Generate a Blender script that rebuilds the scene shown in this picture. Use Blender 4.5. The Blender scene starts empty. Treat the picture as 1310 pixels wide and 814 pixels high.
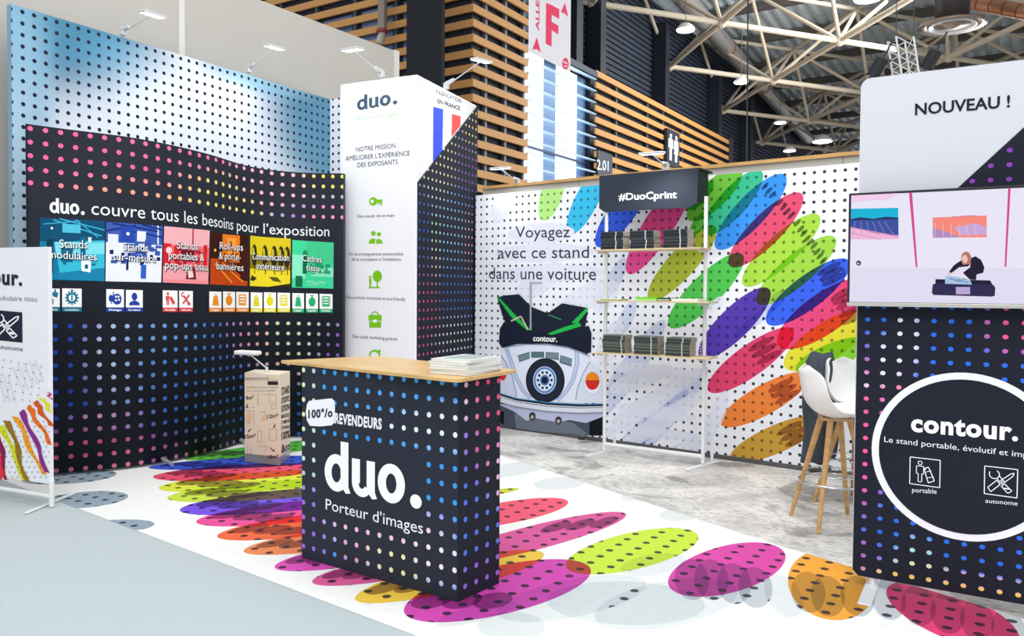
import bpy, bmesh, math, random
from mathutils import Vector, Matrix
random.seed(7)
S = bpy.context.scene
COL = S.collection

# ------------------------------------------------------------------ camera
F, CX, CY = 1016.0, 655.0, 407.0
PITCH, ROLL, YAW, SHIFT, CAMH = math.radians(1.5), math.radians(0.4), math.radians(32.35), 10.5, 1.45
RM = Matrix.Rotation(YAW, 3, 'Z') @ Matrix.Rotation(math.pi/2-PITCH, 3, 'X') @ Matrix.Rotation(ROLL, 3, 'Z')
cd = bpy.data.cameras.new('camera'); cam = bpy.data.objects.new('camera', cd); COL.objects.link(cam)
cam.matrix_world = Matrix.Translation((0, 0, CAMH)) @ RM.to_4x4()
cd.sensor_width = 36; cd.lens = 36*F/1310; cd.shift_y = -SHIFT/1310; cd.clip_start = .05; cd.clip_end = 300
S.camera = cam

# ------------------------------------------------------------------ world, light, exposure
w = bpy.data.worlds.new('world'); S.world = w; w.use_nodes = True
bg = w.node_tree.nodes['Background']
bg.inputs[0].default_value = (.90, .95, 1.0, 1); bg.inputs[1].default_value = 0.82
S.view_settings.view_transform = 'Standard'; S.view_settings.look = 'None'
S.view_settings.exposure = 0.13; S.view_settings.gamma = 1; S.view_settings.use_curve_mapping = False

def area(name, loc, tgt, sx, sy, e, col=(1, 1, 1)):
    l = bpy.data.lights.new(name, 'AREA'); l.shape = 'RECTANGLE'; l.size = sx; l.size_y = sy; l.energy = e; l.color = col
    o = bpy.data.objects.new(name, l); COL.objects.link(o); o.location = loc
    o.rotation_euler = (Vector(tgt)-Vector(loc)).to_track_quat('-Z', 'Y').to_euler(); return o
area('hall_lamps', (-2.2, 3.2, 8.5), (-2.8, 5.2, 0), 7, 5, 380)
area('hall_lamps_front', (1.5, -3.0, 6.5), (-3.2, 5.0, 1.0), 5, 3, 270)
area('hall_lamps_far', (-2, 24, 8.2), (-9, 22, 5), 9, 9, 1500)

# ------------------------------------------------------------------ pixel <-> place helpers (1310 x 814 frame)
C0 = Vector((0, 0, CAMH))
def ray(px, py): return RM @ Vector(((px-CX)/F, -(py-CY+SHIFT)/F, -1))
def G(px, py, z=0.0):
    r = ray(px, py); return C0 + r*((z-CAMH)/r.z)
def onX(px, py, X): r = ray(px, py); return C0 + r*(X/r.x)
def onY(px, py, Y): r = ray(px, py); return C0 + r*(Y/r.y)

class Plane:
    """upright surface through A,B on the ground; u metres along AB, v = height"""
    def __init__(s, A, B):
        s.A = Vector(A[:2]); s.B = Vector(B[:2]); s.L = (s.B-s.A).length; s.d = (s.B-s.A)/s.L
        n = Vector((s.d.y, -s.d.x)); s.n = n if n.dot(-s.A) > 0 else -n
    def uv(s, px, py):
        r = ray(px, py); t = s.n.dot(s.A)/s.n.dot(r.xy); p = C0+r*t
        return ((p.xy-s.A).dot(s.d), p.z)
    def xyz(s, u, v, off=0.0):
        p = s.A+s.d*u+s.n*off; return Vector((p.x, p.y, v))
class Ground:
    def __init__(s, z): s.z = z
    def uv(s, px, py): p = G(px, py, s.z); return (p.x, p.y)
    def xyz(s, u, v, off=0.0): return Vector((u, v, s.z+off))
class Curve:
    """upright serpentine surface over a plan path; v is height normalised to 2.6"""
    def __init__(s, pts, h0, h1, sub=10):
        P = [Vector(p) for p in pts]; Q = [P[0]*2-P[1]]+P+[P[-1]*2-P[-2]]; s.P = []
        for i in range(1, len(Q)-2):
            for k in range(sub):
                t = k/sub; a, b, c, d = Q[i-1:i+3]
                s.P.append(.5*((2*b)+(c-a)*t+(2*a-5*b+4*c-d)*t*t+(3*b-a-3*c+d)*t**3))
        s.P.append(P[-1]); s.S = [0]
        for i in range(1, len(s.P)): s.S.append(s.S[-1]+(s.P[i]-s.P[i-1]).length)
        s.L = s.S[-1]; s.h0 = h0; s.h1 = h1
    def at(s, u):
        u2 = min(max(u, 0), s.L)
        i = 0
        while i < len(s.S)-2 and s.S[i+1] < u2: i += 1
        t = (u-s.S[i])/(s.S[i+1]-s.S[i]); d = (s.P[i+1]-s.P[i]); return s.P[i]+d*t, d.normalized()
    def k(s, u): return (s.h0+(s.h1-s.h0)*u/s.L)/2.6
    def uv(s, px, py):
        r = ray(px, py); best = None
        for i in range(len(s.P)-1):
            a = s.P[i]; d = s.P[i+1]-a; den = r.x*d.y-r.y*d.x
            if abs(den) < 1e-9: continue
            t = (a.x*d.y-a.y*d.x)/den; q = (a.x*r.y-a.y*r.x)/den
            lo = -9 if i == 0 else -1e-6; hi = 9 if i == len(s.P)-2 else 1+1e-6
            if lo <= q <= hi and t > 0 and (best is None or t < best[0]): best = (t, s.S[i]+q*d.length)
        t, u = best; z = CAMH+r.z*t
        return (u, z/s.k(u))
    def xyz(s, u, v, off=0.0):
        p, d = s.at(u); n = Vector((d.y, -d.x))
        if n.dot(-p) < 0: n = -n
        p = p+n*off; return Vector((p.x, p.y, v*s.k(u)))

# ------------------------------------------------------------------ materials
def lin(h):
    if isinstance(h, (tuple, list)): return (*h[:3], 1)
    h = h.lstrip('#'); c = [int(h[i:i+2], 16)/255 for i in (0, 2, 4)]
    return (*[x/12.92 if x <= .04045 else ((x+.055)/1.055)**2.4 for x in c], 1)
MC = {}
def mat(hexc, rough=.6, metal=0.0, emit=0.0, kind='', name=None):
    key = (hexc, rough, metal, emit, kind)
    if key in MC: return MC[key]
    m = bpy.data.materials.new(name or f'{kind or "plain"}_{hexc}'.replace('#', '')); m.use_nodes = True
    nt = m.node_tree; b = nt.nodes['Principled BSDF']; c = lin(hexc)
    b.inputs['Roughness'].default_value = rough; b.inputs['Metallic'].default_value = metal
    b.inputs['Base Color'].default_value = c
    if emit:
        b.inputs['Emission Color'].default_value = c; b.inputs['Emission Strength'].default_value = emit
    if emit and kind == 'print': b.inputs['Base Color'].default_value = (*[x*.06 for x in c[:3]], 1)
    if kind in ('print',): b.inputs['Specular IOR Level'].default_value = .15
    if kind == 'glass':
        b.inputs['Transmission Weight'].default_value = 1; b.inputs['IOR'].default_value = 1.45
    if kind in ('wood', 'fabric', 'concrete', 'paint', 'metalg'):
        tc = nt.nodes.new('ShaderNodeTexCoord'); mp = nt.nodes.new('ShaderNodeMapping'); n = nt.nodes.new('ShaderNodeTexNoise')
        nt.links.new(tc.outputs['Object'], mp.inputs[0]); nt.links.new(mp.outputs[0], n.inputs['Vector'])
        mp.inputs['Scale'].default_value = {'wood': (3, 40, 40), 'fabric': (60, 60, 60), 'concrete': (3, 3, 3), 'paint': (1.5, 1.5, 1.5), 'metalg': (8, 8, 8)}[kind]
        n.inputs['Scale'].default_value = 1; n.inputs['Detail'].default_value = 5
        mx = nt.nodes.new('ShaderNodeMix'); mx.data_type = 'RGBA'; mx.blend_type = 'MULTIPLY'
        cr = nt.nodes.new('ShaderNodeValToRGB'); lo = {'wood': .72, 'fabric': .965, 'concrete': .7, 'paint': .95, 'metalg': .75}[kind]
        cr.color_ramp.elements[0].color = (lo, lo, lo, 1); cr.color_ramp.elements[0].position = .3; cr.color_ramp.elements[1].position = .7
        nt.links.new(n.outputs['Fac'], cr.inputs[0]); mx.inputs[0].default_value = 1; mx.inputs[6].default_value = c
        nt.links.new(cr.outputs[0], mx.inputs[7]); nt.links.new(mx.outputs[2], b.inputs['Base Color'])
    MC[key] = m; return m

class PM:
    """node material for printed fabric: layers of dots, ellipses and soft blobs in metres of the 'uv' map"""
    def __init__(s, name, base, rough=.75):
        s.m = bpy.data.materials.new(name); s.m.use_nodes = True; s.nt = s.m.node_tree; s.N = s.nt.nodes; s.L = s.nt.links
        s.b = s.N['Principled BSDF']; s.b.inputs['Roughness'].default_value = rough; s.b.inputs['Specular IOR Level'].default_value = .2
        u = s.N.new('ShaderNodeUVMap'); u.uv_map = 'uv'; s.uvn = u.outputs[0]; s.c = s.rgb(base)
    def rgb(s, h):
        n = s.N.new('ShaderNodeRGB'); n.outputs[0].default_value = lin(h); return n.outputs[0]
    def math(s, op, a, b=None):
        n = s.N.new('ShaderNodeMath'); n.operation = op
        for i, x in enumerate((a, b)):
            if x is None: continue
            if isinstance(x, (int, float)): n.inputs[i].default_value = x
            else: s.L.new(x, n.inputs[i])
        return n.outputs[0]
    def vec(s, cx, cy, a, b, ang):
        n = s.N.new('ShaderNodeMapping'); n.vector_type = 'TEXTURE'; n.inputs['Location'].default_value = (cx, cy, 0)
        n.inputs['Rotation'].default_value = (0, 0, ang); n.inputs['Scale'].default_value = (a, b, 1); s.L.new(s.uvn, n.inputs[0]); return n.outputs[0]
    def length(s, v):
        n = s.N.new('ShaderNodeVectorMath'); n.operation = 'LENGTH'; s.L.new(v, n.inputs[0]); return n.outputs['Value']
    def ell(s, cx, cy, a, b, ang, soft=False):
        d = s.length(s.vec(cx, cy, a, b, ang))
        if soft:
            n = s.N.new('ShaderNodeMapRange'); n.interpolation_type = 'SMOOTHSTEP'; s.L.new(d, n.inputs[0])
            n.inputs[1].default_value = .35; n.inputs[2].default_value = 1.1; n.inputs[3].default_value = 1; n.inputs[4].default_value = 0; return n.outputs[0]
        return s.math('LESS_THAN', d, 1.0)
    def mix(s, fac, col, mode='MIX', base=None):
        n = s.N.new('ShaderNodeMix'); n.data_type = 'RGBA'; n.blend_type = mode
        if isinstance(fac, (int, float)): n.inputs[0].default_value = fac
        else: s.L.new(fac, n.inputs[0])
        s.L.new(base or s.c, n.inputs[6])
        if isinstance(col, str): n.inputs[7].default_value = lin(col)
        else: s.L.new(col, n.inputs[7])
        return n.outputs[2]
    def add(s, mask, col, mode='MIX', alpha=1.0):
        s.c = s.mix(s.math('MULTIPLY', mask, alpha) if alpha != 1 else mask, col, mode)
    def dots(s, u0, v0, du, dv, r, ang=0.0):
        v = s.vec(u0, v0, du, dv, ang)
        for op, val in (('ADD', (.5, .5, 0)), ('FRACTION', None), ('SUBTRACT', (.5, .5, 0))):
            n = s.N.new('ShaderNodeVectorMath'); n.operation = op; s.L.new(v, n.inputs[0])
            if val: n.inputs[1].default_value = val
            v = n.outputs[0]
        return s.math('LESS_THAN', s.length(v), r/du)
    def band(s, axis, lo, hi):
        n = s.N.new('ShaderNodeSeparateXYZ'); s.L.new(s.uvn, n.inputs[0]); o = n.outputs[axis]
        return s.math('MULTIPLY', s.math('GREATER_THAN', o, lo), s.math('LESS_THAN', o, hi))
    def done(s):
        n = s.N.new('ShaderNodeTexNoise'); n.inputs['Scale'].default_value = 260; tc = s.N.new('ShaderNodeTexCoord'); s.L.new(tc.outputs['Object'], n.inputs['Vector'])
        bp = s.N.new('ShaderNodeBump'); bp.inputs['Strength'].default_value = .08; bp.inputs['Distance'].default_value = .001
        s.L.new(n.outputs['Fac'], bp.inputs['Height']); s.L.new(bp.outputs[0], s.b.inputs['Normal'])
        s.L.new(s.c, s.b.inputs['Base Color']); return s.m
    def blobs(s, surf, items, base):
        """smooth colour field for the dots; items (px,py,ru,rv,colour)"""
        c = s.rgb(base)
        for px, py, ru, rv, h in items:
            u, v = surf.uv(px, py); c = s.mix(s.ell(u, v, ru, rv, 0, True), h, base=c)
        return c
def axis_ell(surf, p1, p2, ps=None, hw=None):
    a = Vector(surf.uv(*p1)); b = Vector(surf.uv(*p2)); c = (a+b)/2; d = b-a; A = d.length/2; ang = math.atan2(d.y, d.x)
    if ps: hw = abs((Vector(surf.uv(*ps))-c).dot(Vector((-d.y, d.x)).normalized()))
    return c.x, c.y, A, hw, ang

# ------------------------------------------------------------------ object helpers
def link(name, me, m, parent=None):
    o = bpy.data.objects.new(name, me); COL.objects.link(o)
    for x in (m if isinstance(m, (list, tuple)) else [m]): me.materials.append(x)
    if parent: o.parent = parent; o.matrix_parent_inverse = Matrix.Translation(-parent.location) if parent.type == 'EMPTY' and parent.rotation_euler.z == 0 else parent.matrix_basis.inverted()
    return o
def thing(name, label, cat, loc=(0, 0, 0), group=None, kind=None):
    o = bpy.data.objects.new(name, None); COL.objects.link(o); o.location = loc; o.empty_display_size = .1
    tag(o, label, cat, group, kind); return o
def tag(o, label=None, cat=None, group=None, kind=None):
    if label: o['label'] = label
    if cat: o['category'] = cat
    if group: o['group'] = group
    if kind: o['kind'] = kind
    return o
def finish(bm, name, m, parent=None, smooth=False, bevel=0.0):
    me = bpy.data.meshes.new(name); bmesh.ops.recalc_face_normals(bm, faces=bm.faces); bm.to_mesh(me); bm.free()
    if smooth: me.polygons.foreach_set('use_smooth', [True]*len(me.polygons))
    o = link(name, me, m, parent)
    if bevel:
        b = o.modifiers.new('bevel', 'BEVEL'); b.width = bevel; b.segments = 2; b.limit_method = 'ANGLE'
    return o
def bm_box(bm, x0, x1, y0, y1, z0, z1, M=None):
    v = [bm.verts.new(Vector((x, y, z)) if M is None else M @ Vector((x, y, z))) for x in (x0, x1) for y in (y0, y1) for z in (z0, z1)]
    for f in ((0, 1, 3, 2), (4, 6, 7, 5), (0, 4, 5, 1), (2, 3, 7, 6), (0, 2, 6, 4), (1, 5, 7, 3)): bm.faces.new([v[i] for i in f])
def box(name, x0, x1, y0, y1, z0, z1, m, parent=None, bevel=0.0, M=None):
    bm = bmesh.new(); bm_box(bm, x0, x1, y0, y1, z0, z1, M); return finish(bm, name, m, parent, bevel=bevel)
def bm_prism(bm, pts, z0, z1):
    a = [bm.verts.new((p[0], p[1], z0)) for p in pts]; b = [bm.verts.new((p[0], p[1], z1)) for p in pts]; n = len(pts)
    bm.faces.new(a[::-1]); bm.faces.new(b)
    for i in range(n): bm.faces.new((a[i], a[(i+1) % n], b[(i+1) % n], b[i]))
def prism(name, pts, z0, z1, m, parent=None, bevel=0.0):
    bm = bmesh.new(); bm_prism(bm, pts, z0, z1); return finish(bm, name, m, parent, bevel=bevel)
def bm_tube(bm, a, b, r, r2=None, n=12, cap=True):
    a = Vector(a); b = Vector(b); r2 = r if r2 is None else r2; q = (b-a).to_track_quat('Z', 'Y')
    A = []; B = []
    for i in range(n):
        t = 2*math.pi*i/n; e = q @ Vector((math.cos(t), math.sin(t), 0)); A.append(bm.verts.new(a+e*r)); B.append(bm.verts.new(b+e*r2))
    for i in range(n): bm.faces.new((A[i], A[(i+1) % n], B[(i+1) % n], B[i]))
    if cap: bm.faces.new(A[::-1]); bm.faces.new(B)
def tube(name, a, b, r, m, parent=None, r2=None, n=12):
    bm = bmesh.new(); bm_tube(bm, a, b, r, r2, n); return finish(bm, name, m, parent, smooth=False)
def bm_path(bm, pts, r, n=10):
    pts = [Vector(p) for p in pts]; rings = []
    for i, p in enumerate(pts):
        d = (pts[min(i+1, len(pts)-1)]-pts[max(i-1, 0)]).normalized(); q = d.to_track_quat('Z', 'Y')
        rings.append([bm.verts.new(p+q @ Vector((math.cos(2*math.pi*k/n)*r, math.sin(2*math.pi*k/n)*r, 0))) for k in range(n)])
    for A, B in zip(rings, rings[1:]):
        for k in range(n): bm.faces.new((A[k], A[(k+1) % n], B[(k+1) % n], B[k]))
    bm.faces.new(rings[0][::-1]); bm.faces.new(rings[-1])
def lathe(name, prof, m, parent=None, M=None, n=24):
    bm = bmesh.new(); R = []
    for r, z in prof: R.append([bm.verts.new((M or Matrix()) @ Vector((r*math.cos(2*math.pi*k/n), r*math.sin(2*math.pi*k/n), z))) for k in range(n)])
    for A, B in zip(R, R[1:]):
        for k in range(n): bm.faces.new((A[k], A[(k+1) % n], B[(k+1) % n], B[k]))
    bm.faces.new(R[0][::-1]); bm.faces.new(R[-1]); return finish(bm, name, m, parent, smooth=True)

def sheet(name, surf, u0, u1, v0, v1, m, parent=None, th=.03, nu=1, off=0.0, poly=None, edge=None):
    """fabric panel following a surface, with thickness behind it, carrying the 'uv' map in metres"""
    bm = bmesh.new(); uvl = bm.loops.layers.uv.new('uv'); P = {}
    def V(u, v, o):
        k = (round(u, 5), round(v, 5), o)
        if k not in P: P[k] = bm.verts.new(surf.xyz(u, v, off+o))
        return P[k]
    def face(c):
        f = bm.faces.new([V(*x) for x in c])
        if edge and any(x[2] for x in c): f.material_index = 1
        for l, x in zip(f.loops, c): l[uvl].uv = x[:2]
    if poly:
        face([(u, v, 0.0) for u, v in poly]); face([(u, v, -th) for u, v in poly[::-1]]); n = len(poly)
        for i in range(n):
            a, b = poly[i], poly[(i+1) % n]; face([(*a, 0.0), (*a, -th), (*b, -th), (*b, 0.0)])
    else:
        us = [u0+(u1-u0)*i/nu for i in range(nu+1)]
        for a, b in zip(us, us[1:]):
            face([(a, v0, 0.0), (b, v0, 0.0), (b, v1, 0.0), (a, v1, 0.0)]); face([(a, v0, -th), (a, v1, -th), (b, v1, -th), (b, v0, -th)])
            face([(a, v1, 0.0), (b, v1, 0.0), (b, v1, -th), (a, v1, -th)]); face([(a, v0, 0.0), (a, v0, -th), (b, v0, -th), (b, v0, 0.0)])
        face([(u0, v0, 0.0), (u0, v1, 0.0), (u0, v1, -th), (u0, v0, -th)]); face([(u1, v0, 0.0), (u1, v0, -th), (u1, v1, -th), (u1, v1, 0.0)])
    return finish(bm, name, [m, mat(edge, .8, kind='fabric')] if edge else m, parent, smooth=nu > 1)

# ------------------------------------------------------------------ lettering and flat print
TC = {}
def glyphs(s, bold):
    k = (s, bold)
    if k not in TC:
        c = bpy.data.curves.new('t', 'FONT'); c.body = s; c.size = 1; c.resolution_u = 3; c.offset = {0: .0, 1: .022, 2: .04}[bold]
        if bold == 2: c.space_character = 1.1
        o = bpy.data.objects.new('t', c); COL.objects.link(o); bpy.context.view_layer.update()
        me = bpy.data.meshes.new_from_object(o.evaluated_get(bpy.context.evaluated_depsgraph_get()))
        V = [(v.co.x, v.co.y) for v in me.vertices]; Fc = [tuple(p.vertices) for p in me.polygons]
        bpy.data.objects.remove(o); bpy.data.meshes.remove(me); bpy.data.curves.remove(c); TC[k] = (V, Fc)
    return TC[k]
def text(surf, s, p0, p1, cap, hexc, parent, bold=0, off=.002, name='lettering', xh=False, emit=0, label=None):
    """s set on surf from pixel p0 to p1 along the baseline; cap = pixel of the capital's top over p0"""
    V, Fc = glyphs(s, bold); x0 = min(v[0] for v in V); x1 = max(v[0] for v in V)
    a = Vector(surf.uv(*p0)); b = Vector(surf.uv(*p1)); c = Vector(surf.uv(*cap)); k = abs(c.y-a.y)/(.52 if xh else .72)
    me = bpy.data.meshes.new(name); D = b-a
    me.from_pydata([surf.xyz(a.x+D.x*(x-x0)/(x1-x0), a.y+D.y*(x-x0)/(x1-x0)+y*k, off) for x, y in V], [], Fc)
    o = link(name, me, mat(hexc, .7, 0, emit, 'print'), parent)
    if label: o['label'] = label
    return o
def circ(cx, cy, r, ry=None, n=20, a0=0, a1=360):
    ry = r if ry is None else ry
    return [(cx+r*math.cos(math.radians(a0+(a1-a0)*i/n)), cy+ry*math.sin(math.radians(a0+(a1-a0)*i/n))) for i in range(n if a1-a0 == 360 else n+1)]
def rect(x0, y0, x1, y1): return [(x0, y0), (x1, y0), (x1, y1), (x0, y1)]
def line(x0, y0, x1, y1, w):
    d = math.hypot(x1-x0, y1-y0); nx, ny = -(y1-y0)/d*w/2, (x1-x0)/d*w/2
    return [(x0+nx, y0+ny), (x1+nx, y1+ny), (x1-nx, y1-ny), (x0-nx, y0-ny)]
def ringp(cx, cy, r, ri, ry=None, riy=None, a0=0, a1=360, n=20):
    ry = r if ry is None else ry; riy = ri if riy is None else riy; out = []
    for i in range(n):
        t0, t1 = [math.radians(a0+(a1-a0)*j/n) for j in (i, i+1)]
        out.append([(cx+r*math.cos(t0), cy+ry*math.sin(t0)), (cx+r*math.cos(t1), cy+ry*math.sin(t1)), (cx+ri*math.cos(t1), cy+riy*math.sin(t1)), (cx+ri*math.cos(t0), cy+riy*math.sin(t0))])
    return out
def clip_strips(P, w=.04):
    lo, hi = min(p[0] for p in P), max(p[0] for p in P); out = []
    def half(Q, x, sgn):
        R = []
        for i in range(len(Q)):
            a, b = Q[i], Q[(i+1) % len(Q)]; ia, ib = (a[0]-x)*sgn >= 0, (b[0]-x)*sgn >= 0
            if ia: R.append(a)
            if ia != ib: t = (x-a[0])/(b[0]-a[0]); R.append((x, a[1]+(b[1]-a[1])*t))
        return R
    k = math.floor(lo/w)
    while k*w < hi:
        Q = half(P, k*w, 1); Q = half(Q, (k+1)*w, -1) if len(Q) > 2 else Q
        if len(Q) > 2: out.append(Q)
        k += 1
    return out
def decal(name, surf, polys, parent, fn, off=.002, step=.0004, emit=0, label=None):
    """polys: list of (polygon(s), colour) stacked in order; fn maps polygon points to surface uv"""
    vs, fs, mi, ms = [], [], [], []
    for k, (pl, h) in enumerate(polys):
        ei = 0.0
        m = h if not isinstance(h, str) else mat(h, .7, 0, emit, 'print')
        if m not in ms: ms.append(m)
        for p in (pl if isinstance(pl[0][0], (tuple, list)) else [pl]):
            p = [fn(*q) for q in p]; ei += 1.5e-5
            for p in (clip_strips(p) if isinstance(surf, Curve) else [p]):
                b = len(vs); vs += [surf.xyz(*q, off+k*step+ei) for q in p]; fs.append(tuple(range(b, b+len(p)))); mi.append(ms.index(m))
    me = bpy.data.meshes.new(name); me.from_pydata(vs, [], fs); me.polygons.foreach_set('material_index', mi)
    o = link(name, me, ms, parent)
    if label: o['label'] = label
    return o
def quadfn(surf, tl, tr, br, bl):
    a, b, c, d = [Vector(surf.uv(*p)) for p in (bl, br, tr, tl)]
    def f(x, y): p = a*(1-x)*(1-y)+b*x*(1-y)+c*x*y+d*(1-x)*y; return (p.x, p.y)
    return f
def cropfn(surf, ox, oy, s): return lambda x, y: surf.uv(ox+x*s, oy+y*s)
def grid(x0, y0, x1, y1, n=6): return [[(x0+(x1-x0)*i/n, y0), (x0+(x1-x0)*(i+1)/n, y0), (x0+(x1-x0)*(i+1)/n, y1), (x0+(x1-x0)*i/n, y1)] for i in range(n)]
def logo(surf, p0, p1, hpx, hexc, parent, off=.002):
    """the three round letters and the full stop; hpx pixel at the top of the ascender above p0"""
    a = Vector(surf.uv(*p0)); b = Vector(surf.uv(*p1)); h = abs(Vector(surf.uv(*hpx)).y-a.y)/.5
    L = []
    L += ringp(.13, .178, .13, .052, .188, .095, n=28); L += [rect(.178, 0.03, .262, .50), [(.178, .06), (.262, .06), (.285, .0), (.235, -.012)]]
    L += [rect(.30, .12, .385, .355), rect(.455, .03, .54, .355), [(.455, .06), (.54, .06), (.562, .0), (.512, -.012)]]
    L += ringp(.405, .13, .105, .035, .14, .06, 180, 330, 18)
    L += ringp(.705, .178, .135, .052, .188, .095, n=28); L += [circ(.945, .055, .055, .066)]
    D = b-a
    return decal('logo_lettering', surf, [(L, hexc)], parent, lambda x, y: (a.x+D.x*x, a.y+D.y*x+y*h), off)

# icons in unit square
def I_tools(c): return [([line(.22, .2, .78, .8, .13)]+ringp(.24, .8, .17, .08, a0=60, a1=330, n=12)+[line(.3, .72, .74, .2, .15), line(.76, .78, .6, .62, .08), rect(.62, .1, .86, .3)], c)]
def I_person(c): return [([circ(.3, .84, .1, n=12), rect(.2, .38, .4, .7), rect(.2, .1, .285, .4), rect(.315, .1, .4, .4), line(.16, .7, .16, .42, .06), line(.5, .62, .8, .18, .22), line(.4, .66, .55, .5, .06)], c)]
def I_bag(c): return [([[(.3, .75), (.7, .75), (.82, .1), (.18, .1)]]+ringp(.5, .75, .13, .07, .16, .1, 0, 180, 8), c)]
def I_watch(c): return [([circ(.5, .45, .34, n=16), rect(.44, .78, .56, .92), rect(.34, .86, .66, .95)], c)]
def I_news(c): return [([rect(.1, .12, .14, .88), rect(.86, .12, .9, .88), rect(.18, .12, .82, .9)], c), ([rect(.26, .7, .74, .8), rect(.26, .5, .74, .58), rect(.26, .3, .74, .38)], '#FFFFFF')]
def I_gear(c):
    g = [line(.5+.3*math.cos(a), .5+.3*math.sin(a), .5+.42*math.cos(a), .5+.42*math.sin(a), .1) for a in [i*math.pi/6 for i in range(12)]]
    return [(g+[circ(.5, .5, .33)], c), ([circ(.5, .5, .2)], '#FFFFFF'), ([line(.5, .35, .5, .68, .1), rect(.42, .9, .58, .99)], c)]
def I_head(c): return [([circ(.5, .64, .2, .25), [(.12, .08), (.88, .08), (.84, .26), (.6, .38), (.4, .38), (.16, .26)]], c)]
def I_paint(c): return [([circ(.62, .45, .32, .34), line(.25, .15, .4, .9, .07), circ(.2, .5, .14, .22, n=12)], c), ([circ(.55, .6, .07, n=8), circ(.72, .6, .07, n=8), circ(.76, .42, .07, n=8), circ(.55, .38, .07, n=8)], '#FFFFFF')]
def I_puzzle(c): return [([rect(.3, .1, .62, .42), circ(.46, .48, .1, n=8), [(.55, .6), (.9, .5), (.98, .8), (.65, .9)], circ(.5, .76, .1, n=8), circ(.75, .95, .08, n=8)], c)]

# ==================================================================
# SURFACES
# ==================================================================
BW = Plane((-4.84, 6.95), (-1.1, 6.61))
DWX = Plane(G(14, 5, 3.6)[:2], G(422, 127, 3.6)[:2])
DARK = Curve([(-6.23, 3.0), (-6.1, 3.28), (-5.90, 3.64), (-5.84, 4.0), (-5.88, 4.42), (-5.99, 4.82), (-5.97, 5.12), (-5.75, 5.36), (-5.38, 5.50)], 2.65, 2.53)
CH = 3.42
cL, cF, cR = G(435, 108, CH), G(534, 95, CH), G(610, 135, CH)
CF = Plane(cL, cF); CS = Plane(cF, cR)
RS = Plane((-.66, 4.2), (.062, 4.22)); TVP = Plane((-.66, 4.11), (.062, 4.13))
KL, KF = Vector((-3.195, 2.961)), Vector((-2.144, 2.932)); KR = Vector((-2.111, 3.232))
KF_ = Plane(KL, KF); KS = Plane(KF, KR)
FL = Ground(.004)

# ==================================================================
# FLOOR
# ==================================================================
def concrete():
    m = bpy.data.materials.new('worn_concrete'); m.use_nodes = True; nt = m.node_tree; b = nt.nodes['Principled BSDF']; b.inputs['Roughness'].default_value = .55
    tc = nt.nodes.new('ShaderNodeTexCoord')
    def noise(sc, det, map_=(1, 1, 1), dist=0):
        mp = nt.nodes.new('ShaderNodeMapping'); mp.inputs['Scale'].default_value = map_; n = nt.nodes.new('ShaderNodeTexNoise')
        n.inputs['Scale'].default_value = sc; n.inputs['Detail'].default_value = det; n.inputs['Distortion'].default_value = dist
        nt.links.new(tc.outputs['Object'], mp.inputs[0]); nt.links.new(mp.outputs[0], n.inputs['Vector']); return n.outputs['Fac']
    def ramp(f, p0, c0, p1, c1):
        r = nt.nodes.new('ShaderNodeValToRGB'); r.color_ramp.elements[0].position = p0; r.color_ramp.elements[0].color = lin(c0)
        r.color_ramp.elements[1].position = p1; r.color_ramp.elements[1].color = lin(c1); nt.links.new(f, r.inputs[0]); return r.outputs[0]
    a = ramp(noise(2.2, 9, (1, 1, 1), .6), .3, '#B4B2AE', .62, '#E8E5DF')
    c = ramp(noise(16, 8, (1, 2.5, 1), 1.2), .36, '#77736D', .52, '#FFFFFF')
    d = ramp(noise(1.3, 5, (1, 1, 1), 1.8), .37, '#6E665C', .43, '#FFFFFF')
    x = a
    for y in (c, d):
        mx = nt.nodes.new('ShaderNodeMix'); mx.data_type = 'RGBA'; mx.blend_type = 'MULTIPLY'; mx.inputs[0].default_value = .5
        nt.links.new(x, mx.inputs[6]); nt.links.new(y, mx.inputs[7]); x = mx.outputs[2]
    nt.links.new(x, b.inputs['Base Color']); return m
floor = box('floor', -30, 22, -6, 60, -.2, 0, concrete()); tag(floor, kind='structure'); floor['label'] = 'worn grey concrete hall floor'
aisle = prism('aisle_carpet', [(-6.3, -5), (10, -5), (10, 1.52), (-2.09, 2.554), (-5.374, 2.848), (-6.3, 2.93)], 0, .003, mat('#B4BEC0', .9, kind='fabric'))
tag(aisle, 'plain pale grey aisle carpet in the left foreground', 'carpet')

FE = [  # p1, p2, side, colour
 ((236, 588), (470, 560), (320, 571), '#4CC020'), ((190, 598), (440, 586), (295, 599), '#0A48D8'), ((196, 610), (420, 598), (290, 613.5), '#F5386A'),
 ((203, 624), (470, 606), (300, 628), '#E2EC20'), ((214, 637), (480, 617), (300, 641), '#CDE82C'), ((230, 653), (490, 628), (320, 657), '#7040EC'),
 ((251, 668), (500, 642), (340, 671), '#F03C9A'), ((278, 687), (520, 655), (350, 690), '#F8601C'), ((312, 706), (545, 672), (370, 710), '#F88A48'),
 ((352, 727), (560, 690), (400, 732), '#E83CC0'), ((400, 746), (600, 708), (445, 751), '#E04C98'), ((456, 769), (692, 706), (505, 775), '#F6CC2C'),
 ((523, 790), (745, 720), (600, 798), '#D82CB4'), ((797, 656), (560, 722), (664, 711), '#E0489C'), ((733, 732), (881, 678), (800, 738), '#CDEA1C'),
 ((722, 639), (560, 675), (662, 668), '#F84C6C'), ((663, 625), (560, 642), (640, 633), '#D8D818'), ((872, 761), (984, 696), (969, 749), '#E02CA8'),
 ((1064, 704), (1060, 793), (1118, 752), '#FCA808'), ((1163, 744), (1275, 832), (1285, 790), '#EE2070')]
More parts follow.
